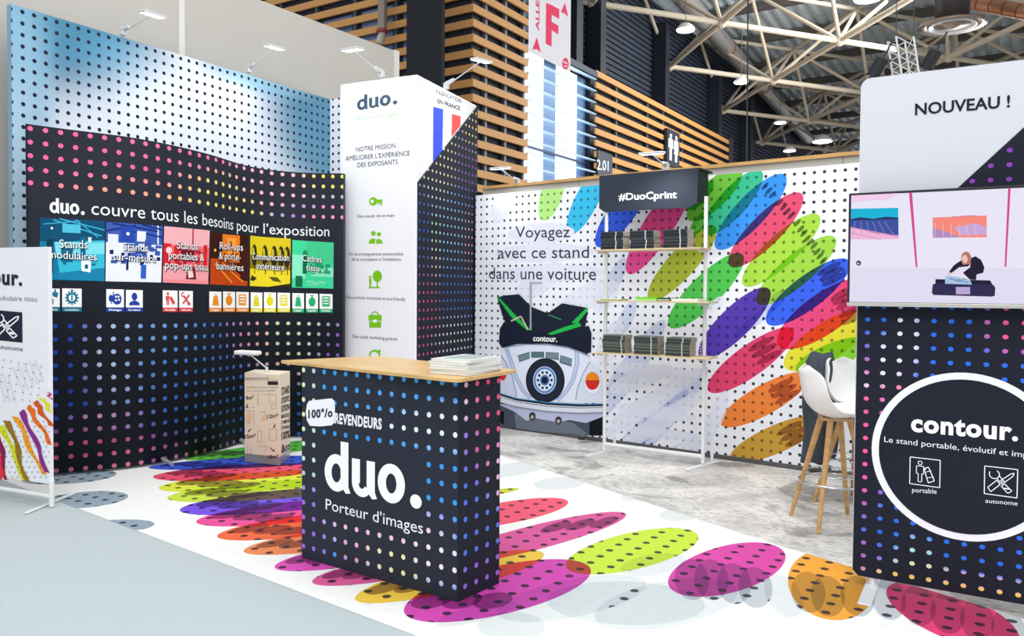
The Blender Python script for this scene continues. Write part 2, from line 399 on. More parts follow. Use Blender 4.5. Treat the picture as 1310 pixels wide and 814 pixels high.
GE = [((30, 612), (148, 608), (100, 619), '#93A7B8'), ((50, 642), (163, 637), (115, 650), '#93A7B8'), ((110, 672), (196, 673), (165, 681), '#93A7B8')]
OPS = []; cols = []
for p1, p2, ps, h in FE+GE:
    e = axis_ell(FL, p1, p2, ps)
    if 0 < len(cols) < 13: e = (*e[:3], e[3]*1.18, e[4])
    OPS.append((e, h, .95)); cols.append(e)
for i, e in enumerate(cols[0:14]):   # feathered darker overprint near the tips
    cx, cy, a, b, ang = e; d = Vector((math.cos(ang), math.sin(ang)))
    for k in range(3):
        t = -.66+.2*k; q = Vector((cx, cy))+d*a*t+Vector((-d.y, d.x))*b*(.35-.35*k)
        OPS.append(((q.x, q.y, a*.2, b*.3, ang+.2), '#8C7090', .8))
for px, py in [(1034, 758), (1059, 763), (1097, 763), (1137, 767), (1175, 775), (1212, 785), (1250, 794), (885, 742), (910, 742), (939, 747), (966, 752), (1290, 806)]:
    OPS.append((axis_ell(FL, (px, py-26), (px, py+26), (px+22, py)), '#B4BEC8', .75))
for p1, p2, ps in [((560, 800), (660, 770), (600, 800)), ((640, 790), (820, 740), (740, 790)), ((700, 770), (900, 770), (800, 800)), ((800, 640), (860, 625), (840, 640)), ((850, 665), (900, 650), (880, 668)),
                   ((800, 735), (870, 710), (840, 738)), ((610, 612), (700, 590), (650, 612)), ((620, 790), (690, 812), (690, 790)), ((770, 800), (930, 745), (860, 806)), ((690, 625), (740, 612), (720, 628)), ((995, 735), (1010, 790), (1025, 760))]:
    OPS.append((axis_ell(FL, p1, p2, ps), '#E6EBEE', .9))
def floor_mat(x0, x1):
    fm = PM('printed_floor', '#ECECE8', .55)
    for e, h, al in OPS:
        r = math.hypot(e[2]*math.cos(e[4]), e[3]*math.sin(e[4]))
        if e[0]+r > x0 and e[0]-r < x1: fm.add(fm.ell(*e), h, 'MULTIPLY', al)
    sp = fm.N.new('ShaderNodeSeparateColor'); fm.L.new(fm.c, sp.inputs[0])
    mask = fm.math('LESS_THAN', fm.math('MINIMUM', fm.math('MINIMUM', sp.outputs[0], sp.outputs[1]), sp.outputs[2]), .55)
    du = fm.dots(*FL.uv(850+276*.263, 600+466*.263), .118, .118, .021)
    fm.add(fm.math('MULTIPLY', du, fm.math('ADD', fm.math('MULTIPLY', mask, .88), .035)), '#1E1C2C'); return fm.done()
XC = [-7.2, -5.0, -3.9, -2.3, -1.2, 1.6]
FRT = [(-7.2, 3.012), (-5.374, 2.848), (-2.09, 2.554), (1.6, 2.23)]; BCK = [(-7.2, 7.27), (-3.758, 5.759), (-1.089, 4.591), (-.182, 4.257), (1.6, 3.52)]
def yat(L, x):
    for p, q in zip(L, L[1:]):
        if p[0] <= x <= q[0]: return p[1]+(q[1]-p[1])*(x-p[0])/(q[0]-p[0])
bm = bmesh.new(); uvl = bm.loops.layers.uv.new('uv'); fmats = []
for i, (x0, x1) in enumerate(zip(XC, XC[1:])):
    P = [(x0, yat(FRT, x0))]+[p for p in FRT if x0 < p[0] < x1]+[(x1, yat(FRT, x1)), (x1, yat(BCK, x1))]+[p for p in BCK[::-1] if x0 < p[0] < x1]+[(x0, yat(BCK, x0))]
    f = bm.faces.new([bm.verts.new((p[0], p[1], .004)) for p in P]); f.material_index = i
    for l, p in zip(f.loops, P): l[uvl].uv = p
    fmats.append(floor_mat(x0, x1))
bmesh.ops.remove_doubles(bm, verts=bm.verts, dist=1e-5)
pf = finish(bm, 'printed_floor', fmats)
tag(pf, 'white printed floor sheet with large overlapping coloured ovals and black dots', 'floor covering')

# ==================================================================
# BACK PRINTED WALL
# ==================================================================
WOPS = []
E1 = lambda x, y: (880+.2578*x, 210+.2578*y)
E2 = lambda x, y: (880+.2703*x, 400+.2703*y)
WE = [(E1(0, 275), E1(265, 20), 17, '#6CC818'), (E1(82, 345), E1(365, 35), 18, '#12C48C'), (E1(140, 418), E1(482, 55), 20, '#1296F8'),
 (E1(208, 505), E1(565, 148), 20, '#F2406A'), (E1(275, 600), E1(650, 255), 20, '#B0E42C'), (E1(345, 690), E1(730, 365), 20, '#A6E02C'),
 (E1(392, 790), E1(800, 480), 21, '#0A5CF4'), ((895, 457), (984, 370), 20, '#4C18B0'), ((856, 418), (950, 326), 20, '#40C83C'),
 ((830, 383), (915, 290), 18, '#B0BC08'), ((803, 350), (885, 222), 19, '#F83C90'), ((763, 315), (832, 222), 17, '#0A58EC'),
 ((728, 299), (772, 215), 15, '#14C4EC'), ((694, 282), (718, 212), 14, '#BCF480'), ((880, 268), (912, 232), 9, '#54C820'), ((883, 300), (908, 270), 8, '#54C820'),
 ((996, 442), (1112, 360), 26, '#F83478'), ((1004, 470), (1117, 400), 24, '#F6EC0C'), ((906, 500), (1015, 422), 20, '#F02C68'),
 ((922, 543), (1034, 480), 19, '#FF8410'), ((934, 588), (1052, 536), 18, '#D49E10'), ((1018, 474), (1112, 436), 16, '#8CE010'), ((1075, 492), (1120, 458), 12, '#6030E0')]
def walle(pm, p1, p2, hw, h, mode='MULTIPLY', al=.96):
    a, b = Vector(p1), Vector(p2); c = (a+b)/2; d = (b-a).normalized(); n = Vector((-d.y, d.x)); s_ = c+n*hw
    e = axis_ell(BW, p1, p2, tuple(s_)); WOPS.append((e, h, mode, al))
for x in WE: walle(None, *x)
for p1, p2, hw in [((790, 600), (905, 470), 16), ((760, 540), (850, 410), 15), ((770, 600), (880, 500), 13), ((775, 380), (800, 330), 9), ((790, 430), (812, 385), 9), ((1000, 372), (980, 400), 6), ((940, 430), (1000, 385), 7)]:
    walle(None, p1, p2, hw, '#D9DFF2')
for x, y in [(383, 110), (402, 132), (420, 152), (455, 190), (475, 213), (492, 235), (512, 256), (543, 292), (560, 322), (576, 343), (592, 370), (607, 388), (626, 405), (641, 435), (656, 455), (672, 480)]:
    walle(None, E1(x-17, y+17), E1(x+17, y-17), 2.3, '#5C6C78', al=.85)
for f, x, y in [(E1, 700, 520), (E1, 712, 545), (E1, 725, 572), (E1, 770, 640), (E1, 780, 665), (E1, 795, 690), (E1, 810, 730), (E1, 820, 765), (E2, 345, 150), (E2, 362, 180), (E2, 385, 212), (E2, 440, 345), (E2, 455, 372), (E2, 472, 400), (E2, 480, 548), (E2, 500, 575), (E2, 520, 602)]:
    walle(None, f(x-60, y+32), f(x+60, y-32), 4.5, '#A87888', al=.8)
u0, v0 = BW.uv(1004, 223.9)
WOPS.append(None)
for p1, p2, hw, al in [((632, 352), (774, 348), 11, 1), ((634, 325), (760, 322), 12, 1), ((650, 300), (735, 297), 13, 1), ((632, 285), (655, 235), 12, .9), ((700, 420), (775, 360), 16, .8), ((660, 380), (720, 340), 16, .8), ((760, 400), (790, 360), 12, .8), ((765, 470), (795, 410), 14, .75),
                       ((770, 560), (900, 470), 11, .8), ((790, 575), (905, 500), 11, .8), ((830, 600), (905, 560), 11, .8), ((780, 500), (860, 470), 12, .8), ((900, 570), (930, 500), 10, .75), ((782, 540), (850, 500), 8, .8), ((780, 470), (890, 480), 9, .8), ((785, 520), (890, 535), 9, .8), ((800, 550), (895, 560), 7, .8), ((905, 400), (925, 380), 6, .7)]:
    walle(None, p1, p2, hw, '#E4E7F5', 'MIX', al)
def wall_mat(x0, x1):
    pm = PM('printed_back_wall', '#F1F3FA')
    for o in WOPS:
        if o is None:
            sp = pm.N.new('ShaderNodeSeparateColor'); pm.L.new(pm.c, sp.inputs[0]); k = pm.math('GREATER_THAN', pm.math('MINIMUM', pm.math('MINIMUM', sp.outputs[0], sp.outputs[1]), sp.outputs[2]), .45)
            pm.add(pm.math('MULTIPLY', pm.dots(u0, v0, .0782, .0782, .0135), pm.math('ADD', pm.math('MULTIPLY', k, .32), .63)), '#15161F'); continue
        e, h, mode, al = o; r = math.hypot(e[2]*math.cos(e[4]), e[3]*math.sin(e[4]))
        if e[0]+r > x0 and e[0]-r < x1: pm.add(pm.ell(*e), h, mode, al)
    return pm.done()
bmw_ = bmesh.new(); uvl = bmw_.loops.layers.uv.new('uv'); wm_ = []; WU = [-.03, 1.3, 2.1, 2.65, 3.1, 3.5, 4.7]; prev = None
for i, u in enumerate(WU):
    cur = (bmw_.verts.new(BW.xyz(u, .04)), bmw_.verts.new(BW.xyz(u, 2.44)))
    if prev:
        f = bmw_.faces.new((prev[0], cur[0], cur[1], prev[1])); f.material_index = i-1; wm_.append(wall_mat(WU[i-1], u))
        for l, c in zip(f.loops, ((WU[i-1], .04), (u, .04), (u, 2.44), (WU[i-1], 2.44))): l[uvl].uv = c
    prev = cur
pw = finish(bmw_, 'fabric_wall', wm_)
back = thing('printed_wall', 'white dotted back wall printed with coloured ovals and a small car', 'display wall', (-4.84, 6.95, 0)); pw.parent = back; pw.matrix_parent_inverse = Matrix.Translation((4.84, -6.95, 0)); pw.name = 'fabric_panel'
def bwbox(name, u0, u1, o0, o1, z0, z1, m, parent, bevel=0):
    P = [BW.xyz(u0, 0, o0), BW.xyz(u1, 0, o0), BW.xyz(u1, 0, o1), BW.xyz(u0, 0, o1)]
    return prism(name, [p.xy for p in P], z0, z1, m, parent, bevel)
bwbox('bottom_rail', -.03, 4.7, -.045, -.005, 0.005, .04, mat('#6E6E70', .4, .8), back)
for k in range(5): bwbox('base_foot', .2+k*1.1, .26+k*1.1, -.25, .03, 0, .012, mat('#2A2A2C', .5), back)
sheet('fabric_backing', BW, -.031, 4.701, .039, 2.441, mat('#D8DAE2', .8, kind='fabric'), back, th=.05, off=-.0015)
text(BW, 'Voyagez', (659.7, 304), (729, 303.5), (659.7, 289.5), '#3A3C44', back)
text(BW, 'avec ce stand', (637.3, 330.5), (753.5, 330), (637.3, 315.5), '#3A3C44', back)
text(BW, 'dans une voiture', (625.8, 356.8), (762.6, 358.3), (625.8, 341.5), '#3A3C44', back)
# printed car
cf = cropfn(BW, 620, 340, .2703)
EL = lambda cx, cy, rx, ry, n=36: circ(cx, cy, rx, ry, n)
def strip(pts, w): return [line(*a, *b, w) for a, b in zip(pts, pts[1:])]
car = [
 ([(66, 640), (66, 745), (140, 770), (500, 805), (560, 805), (560, 690)], '#4A5160'), ([[(140, 700), (300, 720), (420, 745), (495, 800), (300, 790), (150, 770)]], '#6D7482'),
 ([[(495, 700), (560, 690), (560, 803), (497, 803)], [(60, 690), (92, 690), (92, 750), (60, 744)]], '#10151F'),
 ([(62, 655), (140, 690), (200, 735), (230, 720), (350, 742), (400, 730), (480, 745), (560, 715), (562, 660)], '#BCC3E0'),
 ([(62, 640), (58, 480), (75, 425), (85, 385), (160, 365), (300, 368), (420, 385), (500, 430), (540, 470), (560, 540), (563, 650), (400, 650), (200, 625)], '#E6EBFA'),
 ([(62, 640), (60, 470), (78, 425), (120, 490), (150, 610), (150, 628)], '#D4DAEE'),
 ([(432, 640), (440, 585), (480, 500), (500, 460), (545, 478), (560, 560), (562, 655)], '#DCE2F2'),
 (strip([(78, 425), (100, 455), (130, 520), (150, 600), (150, 628)], 4)+strip([(500, 455), (470, 505), (440, 580), (432, 636)], 4), '#7C8CB4'),
 (strip([(100, 392), (120, 450), (145, 530), (180, 595), (215, 630)], 12)+strip([(440, 405), (445, 460), (425, 540), (390, 600), (350, 640)], 12), '#B4C2E6'),
 (strip([(110, 392), (132, 450), (158, 530), (192, 592), (225, 625)], 4)+strip([(428, 405), (432, 460), (412, 540), (378, 595), (340, 636)], 4), '#8398CC'),
 (strip([(90, 388), (200, 372), (300, 374), (400, 390), (500, 432)], 5), '#98A8CC'),
 ([[(157, 425), (213, 408), (216, 438), (165, 457)], [(220, 407), (282, 407), (284, 435), (222, 436)], [(290, 409), (352, 412), (352, 447), (290, 437)], [(360, 423), (415, 440), (412, 478), (356, 460)]], '#54737C'),
 ([line(160+i*6, 432-i*2 if i < 9 else 414, 165+i*6, 450-i*2 if i < 9 else 432, 1.8) for i in range(9)]+[line(296+i*7, 414, 302+i*7, 438, 2) for i in range(8)]+[line(364+i*7, 428+i*2, 370+i*7, 456+i*2, 2) for i in range(7)], '#AEBCC4'),
 (EL(288, 543, 92, 105), '#141A28'), (EL(288, 543, 86, 99), '#222A3A'), (EL(286, 542, 60, 70), '#10151F'), (EL(286, 542, 56, 66), '#A9C4EA'), (EL(286, 542, 50, 60), '#3E72BC'), (EL(286, 542, 44, 53), '#DCE8F8'),
 ([circ(286+32*math.cos(i*.628), 542+38*math.sin(i*.628), 6, 7, 8) for i in range(10)], '#1C2536'), (EL(286, 542, 22, 25), '#4A7AC0'), (EL(286, 542, 15, 17), '#161E30'),
 (EL(513, 556, 36, 50), '#F2F4FA'), (EL(512, 546, 33, 42), '#D8302A'), ([circ(512, 546, 33, 42, 18, 180, 360)], '#F08A20'), ([line(480, 546, 545, 546, 5)], '#A8241C'), (EL(88, 512, 17, 30), '#D8302A'), ([circ(88, 512, 17, 30, 12, 180, 360)], '#F08A20'),
 (strip([(62, 606), (150, 636), (300, 656), (450, 664), (562, 662)], 16), '#141C2A'), (strip([(62, 600), (150, 628), (300, 648), (450, 656), (562, 655)], 4), '#4C90C4'), (strip([(62, 612), (150, 640), (300, 661), (450, 669), (562, 667)], 4), '#E4EAF4'),
 (strip([(62, 630), (150, 655), (300, 678), (450, 686), (562, 682)], 20), '#DFE2EC'), (strip([(62, 642), (150, 668), (300, 691), (450, 699), (562, 695)], 4), '#8A90A4'),
 (EL(228, 712, 15, 18), '#2A2F3C'), (EL(228, 716, 8, 9), '#B8A894'), (EL(352, 732, 15, 18), '#2A2F3C'), (EL(352, 736, 8, 9), '#B8A894'),
 ([(62, 150), (100, 141), (165, 135), (185, 155), (225, 195), (300, 225), (370, 178), (490, 200), (488, 230), (478, 290), (420, 310), (300, 330), (110, 290), (85, 230)], '#1C2434'),
 ([(75, 298), (95, 266), (145, 280), (220, 308), (320, 318), (440, 300), (495, 284), (508, 318), (506, 410), (480, 416), (400, 385), (300, 369), (160, 370), (85, 388), (70, 365)], '#182032'),
 ([[(62, 150), (74, 153), (150, 235), (222, 305), (205, 306), (130, 245)], [(486, 198), (490, 214), (440, 275), (414, 270)], [(300, 322), (380, 290), (452, 270), (460, 286), (400, 305), (320, 328)]], '#22B84C'),
 (strip([(305, 232), (366, 256)], 2), '#68D890'), (strip([(128, 262), (175, 240), (208, 302)], 7), '#C4BEA8'), ([rect(217, 80, 225, 305), rect(217, 78, 276, 84)], '#A4A6AA')]
decal('printed_car', BW, car, back, cf, off=.0015, step=.00025, label='printed white car with a black bag on its roof')
text(BW, 'contour.', (682.7, 436.3), (713.5, 437.5), (682.7, 430.8), '#FFFFFF', back, 1, off=.0115, xh=True)

# partition behind with wooden cap
fas = thing('low_partition', 'beige partition with a pale wooden cap behind the printed back wall', 'partition', tuple(BW.xyz(-.1, 0, -.2)))
for k in range(4): bwbox('partition_panel', -.1+k*1.25, 1.145+k*1.25, -.26, -.2, 0, 2.53, mat('#C9C5BA', .7, kind='paint'), fas)
bwbox('wooden_cap', -.1, 4.9, -.29, -.17, 2.53, 2.56, mat('#D9A868', .5, kind='wood'), fas)

# ==================================================================
# GREY HALL PARTITION AND BLUE DOTTED WALL
# ==================================================================
GP = Plane((DWX.A.x-.35, DWX.A.y-2.6), (DWX.B.x-.12, DWX.B.y))
wl = thing('wall_left', 'tall beige-grey partition wall', 'wall', (GP.A.x, GP.A.y, 0)); del wl['category']; tag(wl, kind='structure')
def gbox(name, u0, u1, o0, o1, z0, z1, m, parent):
    P = [GP.xyz(u0, 0, o0), GP.xyz(u1, 0, o0), GP.xyz(u1, 0, o1), GP.xyz(u0, 0, o1)]
    return prism(name, [p.xy for p in P], z0, z1, m, parent)
ut, zt = GP.uv(506, 68); u2, z2 = GP.uv(340, 0)
seam = GP.uv(232, 40)[0]; WT = (zt+z2)/2
us = [-2.0, seam-2.4, seam, ut]
for a, b in zip(us, us[1:]): gbox('wall_panel', a+.006, b-.006, -.06, 0, 0, WT, mat('#B9B4AC', .75, kind='paint'), wl)
gbox('wall_post', ut-.03, ut+.06, -.08, .012, 0, WT+.01, mat('#D5D2CB', .6, kind='paint'), wl)
gbox('wall_post', seam-.03, seam+.03, -.07, .012, 0, WT, mat('#D9D6CF', .6, kind='paint'), wl)

dm = PM('blue_dotted_fabric', '#E9EEF8')
for px, py, ru, rv, h in [(14, 0, 1.5, 1.0, '#2C6684'), (60, 15, 1.3, .6, '#4A86A4'), (16, 120, .4, 1.2, '#8FB8D0'), (20, 300, .3, 1.4, '#B4CEDF'), (428, 125, 1.5, 1.05, '#2F6F90'), (425, 190, 1.0, .75, '#5E96B2'), (330, 95, .9, .25, '#8CBAD2')]:
    u, v = DWX.uv(px, py); dm.add(dm.ell(u, v, ru, rv, 0, True), h, alpha=.9)
du0, dv0 = DWX.uv(28.6, 15.3)
dm.add(dm.dots(du0, dv0, .0885, .0885, .0165), '#1B2336')
bd = thing('dotted_backdrop', 'tall white to blue dotted fabric wall behind the black curved one', 'display wall', (DWX.A.x, DWX.A.y, 0))
sheet('fabric_panel', DWX, 0, DWX.L, .05, 3.6, dm.done(), bd, th=.06, edge='#7FA3BC')
# return part at the right
RT = Plane(DWX.B, (DWX.B.x+1.2, DWX.B.y+.02))
rmm = PM('white_dotted_return', '#F0F1F6'); q = RT.uv(426, 137); rmm.add(rmm.dots(*q, .0885, .0885, .0165), '#1B2336')
sheet('return_panel', RT, 0.005, .62, .05, 3.6, rmm.done(), bd, th=.05, edge='#E4E6EA')
tube('base_rail', DWX.xyz(.02, .03, -.03), DWX.xyz(DWX.L-.02, .03, -.03), .025, mat('#B8BCC0', .35, .8), bd)

# ==================================================================
# BLACK CURVED WALL
# ==================================================================
cw = thing('curved_display_wall', 'black serpentine fabric wall with coloured dots and picture tiles', 'display wall', (-5.9, 4.2, 0))
km = PM('black_dotted_fabric', '#1A1E29')
su, sv = DARK.uv(38.5, 164.4)
cc = km.blobs(DARK, [(60, 190, 2.3, .9, '#E85C94'), (190, 254, .8, .2, '#F0987C'), (290, 262, .75, .42, '#DCCB6C'), (240, 190, .8, .2, '#EE6A94'), (330, 212, .35, .14, '#E890A0'), (350, 235, .55, .3, '#E8A8B8'), (432, 228, .5, .25, '#DCCB58'), (440, 275, .6, .15, '#F088A8'),
   (75, 470, .75, .8, '#2448B8'), (170, 455, .42, .55, '#DCE4FA'), (210, 440, .5, .45, '#6CA4E8'), (310, 425, .35, .3, '#C08CD8'), (345, 440, .5, .35, '#F08CB0'), (375, 440, .5, .5, '#F4C8A8'), (400, 425, .5, .4, '#D8ECC4'), (437, 460, .35, .6, '#9A60CC'),
   (100, 585, 1.3, .27, '#E8607C'), (200, 590, 1.0, .16, '#F48CA8'), (150, 535, .4, .1, '#E8A8C8'), (260, 500, .9, .5, '#3C84E0')], '#2E74D4')
def v_(pm): n = pm.N.new('ShaderNodeSeparateXYZ'); pm.L.new(pm.uvn, n.inputs[0]); return n.outputs[1]
dd = km.dots(su, sv, .0985, .0985, .0175)
v1 = DARK.uv(190, 254)[1]; v2 = DARK.uv(150, 408)[1]
lu, lv = DARK.uv(70.5, 417.4)
km.add(km.math('MULTIPLY', dd, km.math('GREATER_THAN', km.math('ADD', v_(km), 0), v1-.02)), cc)
km.add(km.math('MULTIPLY', km.dots(lu, lv, .0985, .0985, .0175), km.math('LESS_THAN', v_(km), lv+.04)), cc)
kmat = km.done()
sheet('fabric_panel', DARK, DARK.uv(33, 200)[0], DARK.L, .02, 2.6, kmat, cw, th=.05, nu=80, edge='#1E2430')
for u in (1.0, 1.9):
    p, d = DARK.at(u); n = Vector((d.y, -d.x)); n = n if n.dot(-p) > 0 else -n; a = p+n*.01; b = p+n*.16
    bm = bmesh.new(); bm_tube(bm, (a.x, a.y, .05), (b.x, b.y, .02), .016); finish(bm, 'foot', mat('#D5D8DA', .35, .7), cw)
logo(DARK, (63.5, 272), (108.5, 275), (63.5, 253), '#FFFFFF', cw, off=.003)
text(DARK, 'couvre tous les besoins pour l’exposition', (117, 274.5), (421.5, 302.5), (117, 257), '#F4F4F6', cw, off=.003)
TILES = []
def tile(tl, tr, br, bl, base, polys):
    f = quadfn(DARK, tl, tr, br, bl); TILES.append(decal('picture_tile', DARK, [(grid(0, 0, 1, 1, 10), base)]+polys, cw, f, off=.002, step=.0003))
def rnd(n, x0, y0, x1, y1, sx, sy, seed):
    r = random.Random(seed); return [rect(x, y, min(1, x+sx*(.3+r.random())), min(1, y+sy*(.3+r.random()))) for x, y in [(x0+(x1-x0)*r.random(), y0+(y1-y0)*r.random()) for _ in range(n)]]
tile((51, 278.5), (134, 283), (133.5, 360), (51, 358), '#0E7FA8', [(rect(0, .62, 1, 1), '#074E72'), ([line(.2, .98, .95, .75, .02), line(.3, 1, 1, .85, .02), line(.55, 1, .9, .72, .015), line(.05, .9, .6, .98, .015)], '#3CB4D8'), (rect(.34, .78, .62, .92), '#4FC4DC'),
  ([(.22, .62), (1, .68), (1, .22), (.3, .12)], '#38C0DC'), ([(.22, .62), (1, .64), (1, .45), (.24, .42)], '#7FE0EC'), ([rect(.32, .3, .5, .55), rect(.62, .3, .7, .72)], '#0C6A90'), (rect(.1, .12, .2, .66), '#06384E'), (rnd(10, .3, .25, .85, .5, .07, .07, 1), '#16708F'), ([(.2, .02), (1, .0), (1, .2), (.3, .12)], '#1488B0'), ([(.64, .16), (.78, .14), (.79, .34), (.63, .34)], '#F4FFFF'), (rect(.69, .2, .74, .27), '#0C5A78'), (rect(.74, .64, .79, .72), '#E8FFFF'), (circ(.18, .84, .02, n=8), '#E8FFFF')])
tile((136, 284), (208, 289.5), (206, 361.5), (135, 360), '#F0F3FC', [(rect(0, .66, 1, 1), '#3A5CB4'), ([line(.1, .98, .9, .9, .03), line(.2, .9, 1, .8, .03), line(.0, .85, .5, .97, .03), line(.6, 1, 1, .93, .03)], '#1A2C74'), (rect(.24, .68, .48, .95), '#2448A8'), ([rect(.52, .7, .68, .88), rect(.03, .6, .2, .8)], '#E8ECF8'),
  (rect(.3, .36, .72, .64), '#C4D0F0'), (rnd(22, .05, .3, .9, .62, .1, .1, 2), '#3658AC'), (rnd(8, .05, .28, .9, .5, .06, .08, 3), '#14245C'), (rect(.6, .06, .7, .3), '#2C62C8'), (rect(.34, .2, .38, .36), '#14245C'), (circ(.36, .82, .03, n=8), '#FFFFFF')])
tile((210, 289.5), (268, 295), (266, 364), (208, 361.5), '#F8A4AC', [(rect(0, .7, 1, 1), '#F7B4BA'), (line(.6, .68, .6, 1, .03), '#B4182C'), (rect(0, .3, 1, .68), '#F06C70'), ([rect(0, .3, .14, .7), rect(.86, .3, .95, .72), rect(.2, .38, .3, .66)], '#D8202C'), (rect(.34, .4, .64, .6), '#701420'), (rnd(12, .1, .3, .85, .6, .08, .1, 4), '#B82030'), (circ(.1, .58, .06, n=10), '#FCD8DC'), ([(.46, .08), (.7, .08), (.66, .3), (.52, .3)], '#7C1420'), ([(.52, .1), (.64, .12), (.6, .26), (.5, .24)], '#FBDADC'), (rect(0, 0, 1, .06), '#F89098')])
tile((270, 297), (317, 301), (316, 366), (268.5, 364), '#3A1408', [(rect(.3, .45, .8, .98), '#F88020'), ([(0, .5), (.3, .5), (1, .12), (1, 0), (0, 0)], '#C8460C'), (rect(.45, .6, .7, .92), '#FFA838'), (rect(.5, .7, .58, .85), '#A03C08'), (rect(.82, .1, 1, .75), '#4A140A'), (rnd(12, .2, .3, .7, .6, .1, .1, 5), '#8C3008'), ([line(.1, .4, .6, .05, .04), line(.3, .42, .9, .08, .03)], '#F89024'), (circ(.1, .66, .03, n=8), '#FFC868')])
tile((320, 301.5), (372, 305.5), (371, 368), (319.5, 366), '#E0C81C', [(rect(0, .35, 1, .62), '#8C7C10'), (rect(0, 0, 1, .35), '#F0D828'), ([circ(x, .62, .075, .22, 14) for x in (.12, .4, .62, .78, .92)], '#2E2A0C'), ([circ(x-.03, .66, .035, .12, 10) for x in (.12, .4, .62, .78, .92)], '#C8B828'), ([line(x, .5, x+.02, .25, .02) for x in (.12, .4, .62, .78, .92)], '#2E2A0C'), ([(.05, .22), (.2, .16), (.1, .1), (0, .12)], '#3C3810'), ([(.5, .2), (.7, .2), (.8, .1), (.6, .12)], '#5C5414'), ([(.5, 0), (1, 0), (1, .08)], '#2E2A0C')])
tile((374, 307), (427, 310.5), (426.5, 369.5), (373.5, 368), '#40D89C', [(rect(.3, .55, 1, 1), '#44CC90'), (rect(0, .2, .3, .7), '#8CECC8'), ([rect(.24, .3, .34, .72), rect(.08, .02, .24, .25)], '#0C6A48'), (rect(.45, .25, 1, .45), '#88E8C4'), (rnd(16, .4, .25, .9, .5, .1, .08, 6), '#1C9C6C'), (rnd(6, .3, .05, .9, .2, .2, .04, 7), '#7CE4BC'), (circ(.3, .74, .06, n=10), '#1C8C60')])
TX = [('Stands', (76, 317), (112, 318), 306), ('modulaires', (62, 330), (124, 333.5), 319.5), ('Stands', (157, 320.5), (189, 322), 310), ('sur-mesure', (144, 333), (199, 336), 322.5),
      ('Stands', (225.5, 318), (252, 320), 308), ('portables &', (215, 331), (260, 334), 321), ('pop-ups tissu', (210.5, 343.5), (264.5, 346.5), 333), ('Roll-ups', (280, 319), (310, 321), 309), ('& porte-', (279, 331.5), (307, 333.5), 321.5), ('bannières', (276, 344.5), (310.5, 347), 334.5),
      ('Communication', (322, 332), (370, 334), 323), ('extérieure', (327.5, 344), (363.5, 346.5), 335), ('Cadres', (387, 334), (412, 336.5), 325.5), ('tissu', (392, 346), (409, 347.5), 338)]
for (s_, p0, p1, cy), ti in zip(TX, (0, 0, 1, 1, 2, 2, 2, 3, 3, 3, 4, 4, 5, 5)): text(DARK, s_, p0, p1, (p0[0], cy), '#FFFFFF', TILES[ti], 0, off=.009)
for (s_, p0, p1, cy), ti in zip(TX, (0, 0, 1, 1, 2, 2, 2, 3, 3, 3, 4, 4, 5, 5)): text(DARK, s_, (p0[0]+.6, p0[1]+.7), (p1[0]+.6, p1[1]+.7), (p0[0]+.6, cy+.7), '#1C2430', TILES[ti], 1, off=.0078, name='lettering_shadow')
def icon(surf, x0, x1, yt, yb, fn, c, parent, cap=None, bg='#FFFFFF', dy=0):
    f = quadfn(surf, (x0, yt), (x1, yt+dy), (x1, yb+dy*.3), (x0, yb))
    I = [(p, h) for p, h in fn(c)]
    sc = lambda P: [[(.08+.84*x, .24+.72*y) for x, y in q] for q in (P if isinstance(P[0][0], (tuple, list)) else [P])]
    io = decal('printed_icon', surf, [(grid(0, 0, 1, 1, 2), bg), (grid(0, 0, 1, .2, 2), c)]+[(sc(p), h) for p, h in I], parent, f, off=.002, step=.0004)
    if cap: text(surf, cap, (x0+(x1-x0)*.15, yb-1.4), (x1-(x1-x0)*.15, yb-1.4+dy*.3), (x0, yb-4), '#FFFFFF', io, 1, off=.004)
for x0, x1, yt, yb, fn, c, cap in [(56, 76.5, 369, 398.5, I_puzzle, '#177C96', 'Modulaires'), (79.5, 104.5, 369, 398.8, I_gear, '#177C96', 'Location'), (136, 158.5, 370, 399, I_paint, '#2244A0', 'Design'), (161, 182.5, 371, 399, I_head, '#2244A0', 'Sur-mesure'),
     (208, 227, 371.5, 399, I_person, '#E04848', 'Portable'), (229, 246.5, 372, 399, I_tools, '#E04848', 'Autonome'), (267.5, 283, 373, 399, I_bag, '#F4921C', 'Léger'), (285, 300.5, 373, 399, I_watch, '#F4921C', 'Rapide'), (302, 318, 373.5, 399, I_news, '#F4921C', 'Compact'),
     (320.5, 335.5, 374, 399.5, I_bag, '#E8DC28', 'Léger'), (337.5, 353, 374, 399.5, I_watch, '#E8DC28', 'Rapide'), (355, 371, 374.5, 399.5, I_news, '#E8DC28', 'Compact'), (374, 389, 375, 399.8, I_bag, '#28B478', 'Léger'), (391.5, 407, 375.5, 400, I_watch, '#28B478', 'Rapide'), (409, 425.5, 376, 400, I_news, '#28B478', 'Compact')]:
    icon(DARK, x0, x1, yt, yb, fn, c, cw, cap, dy=.5)

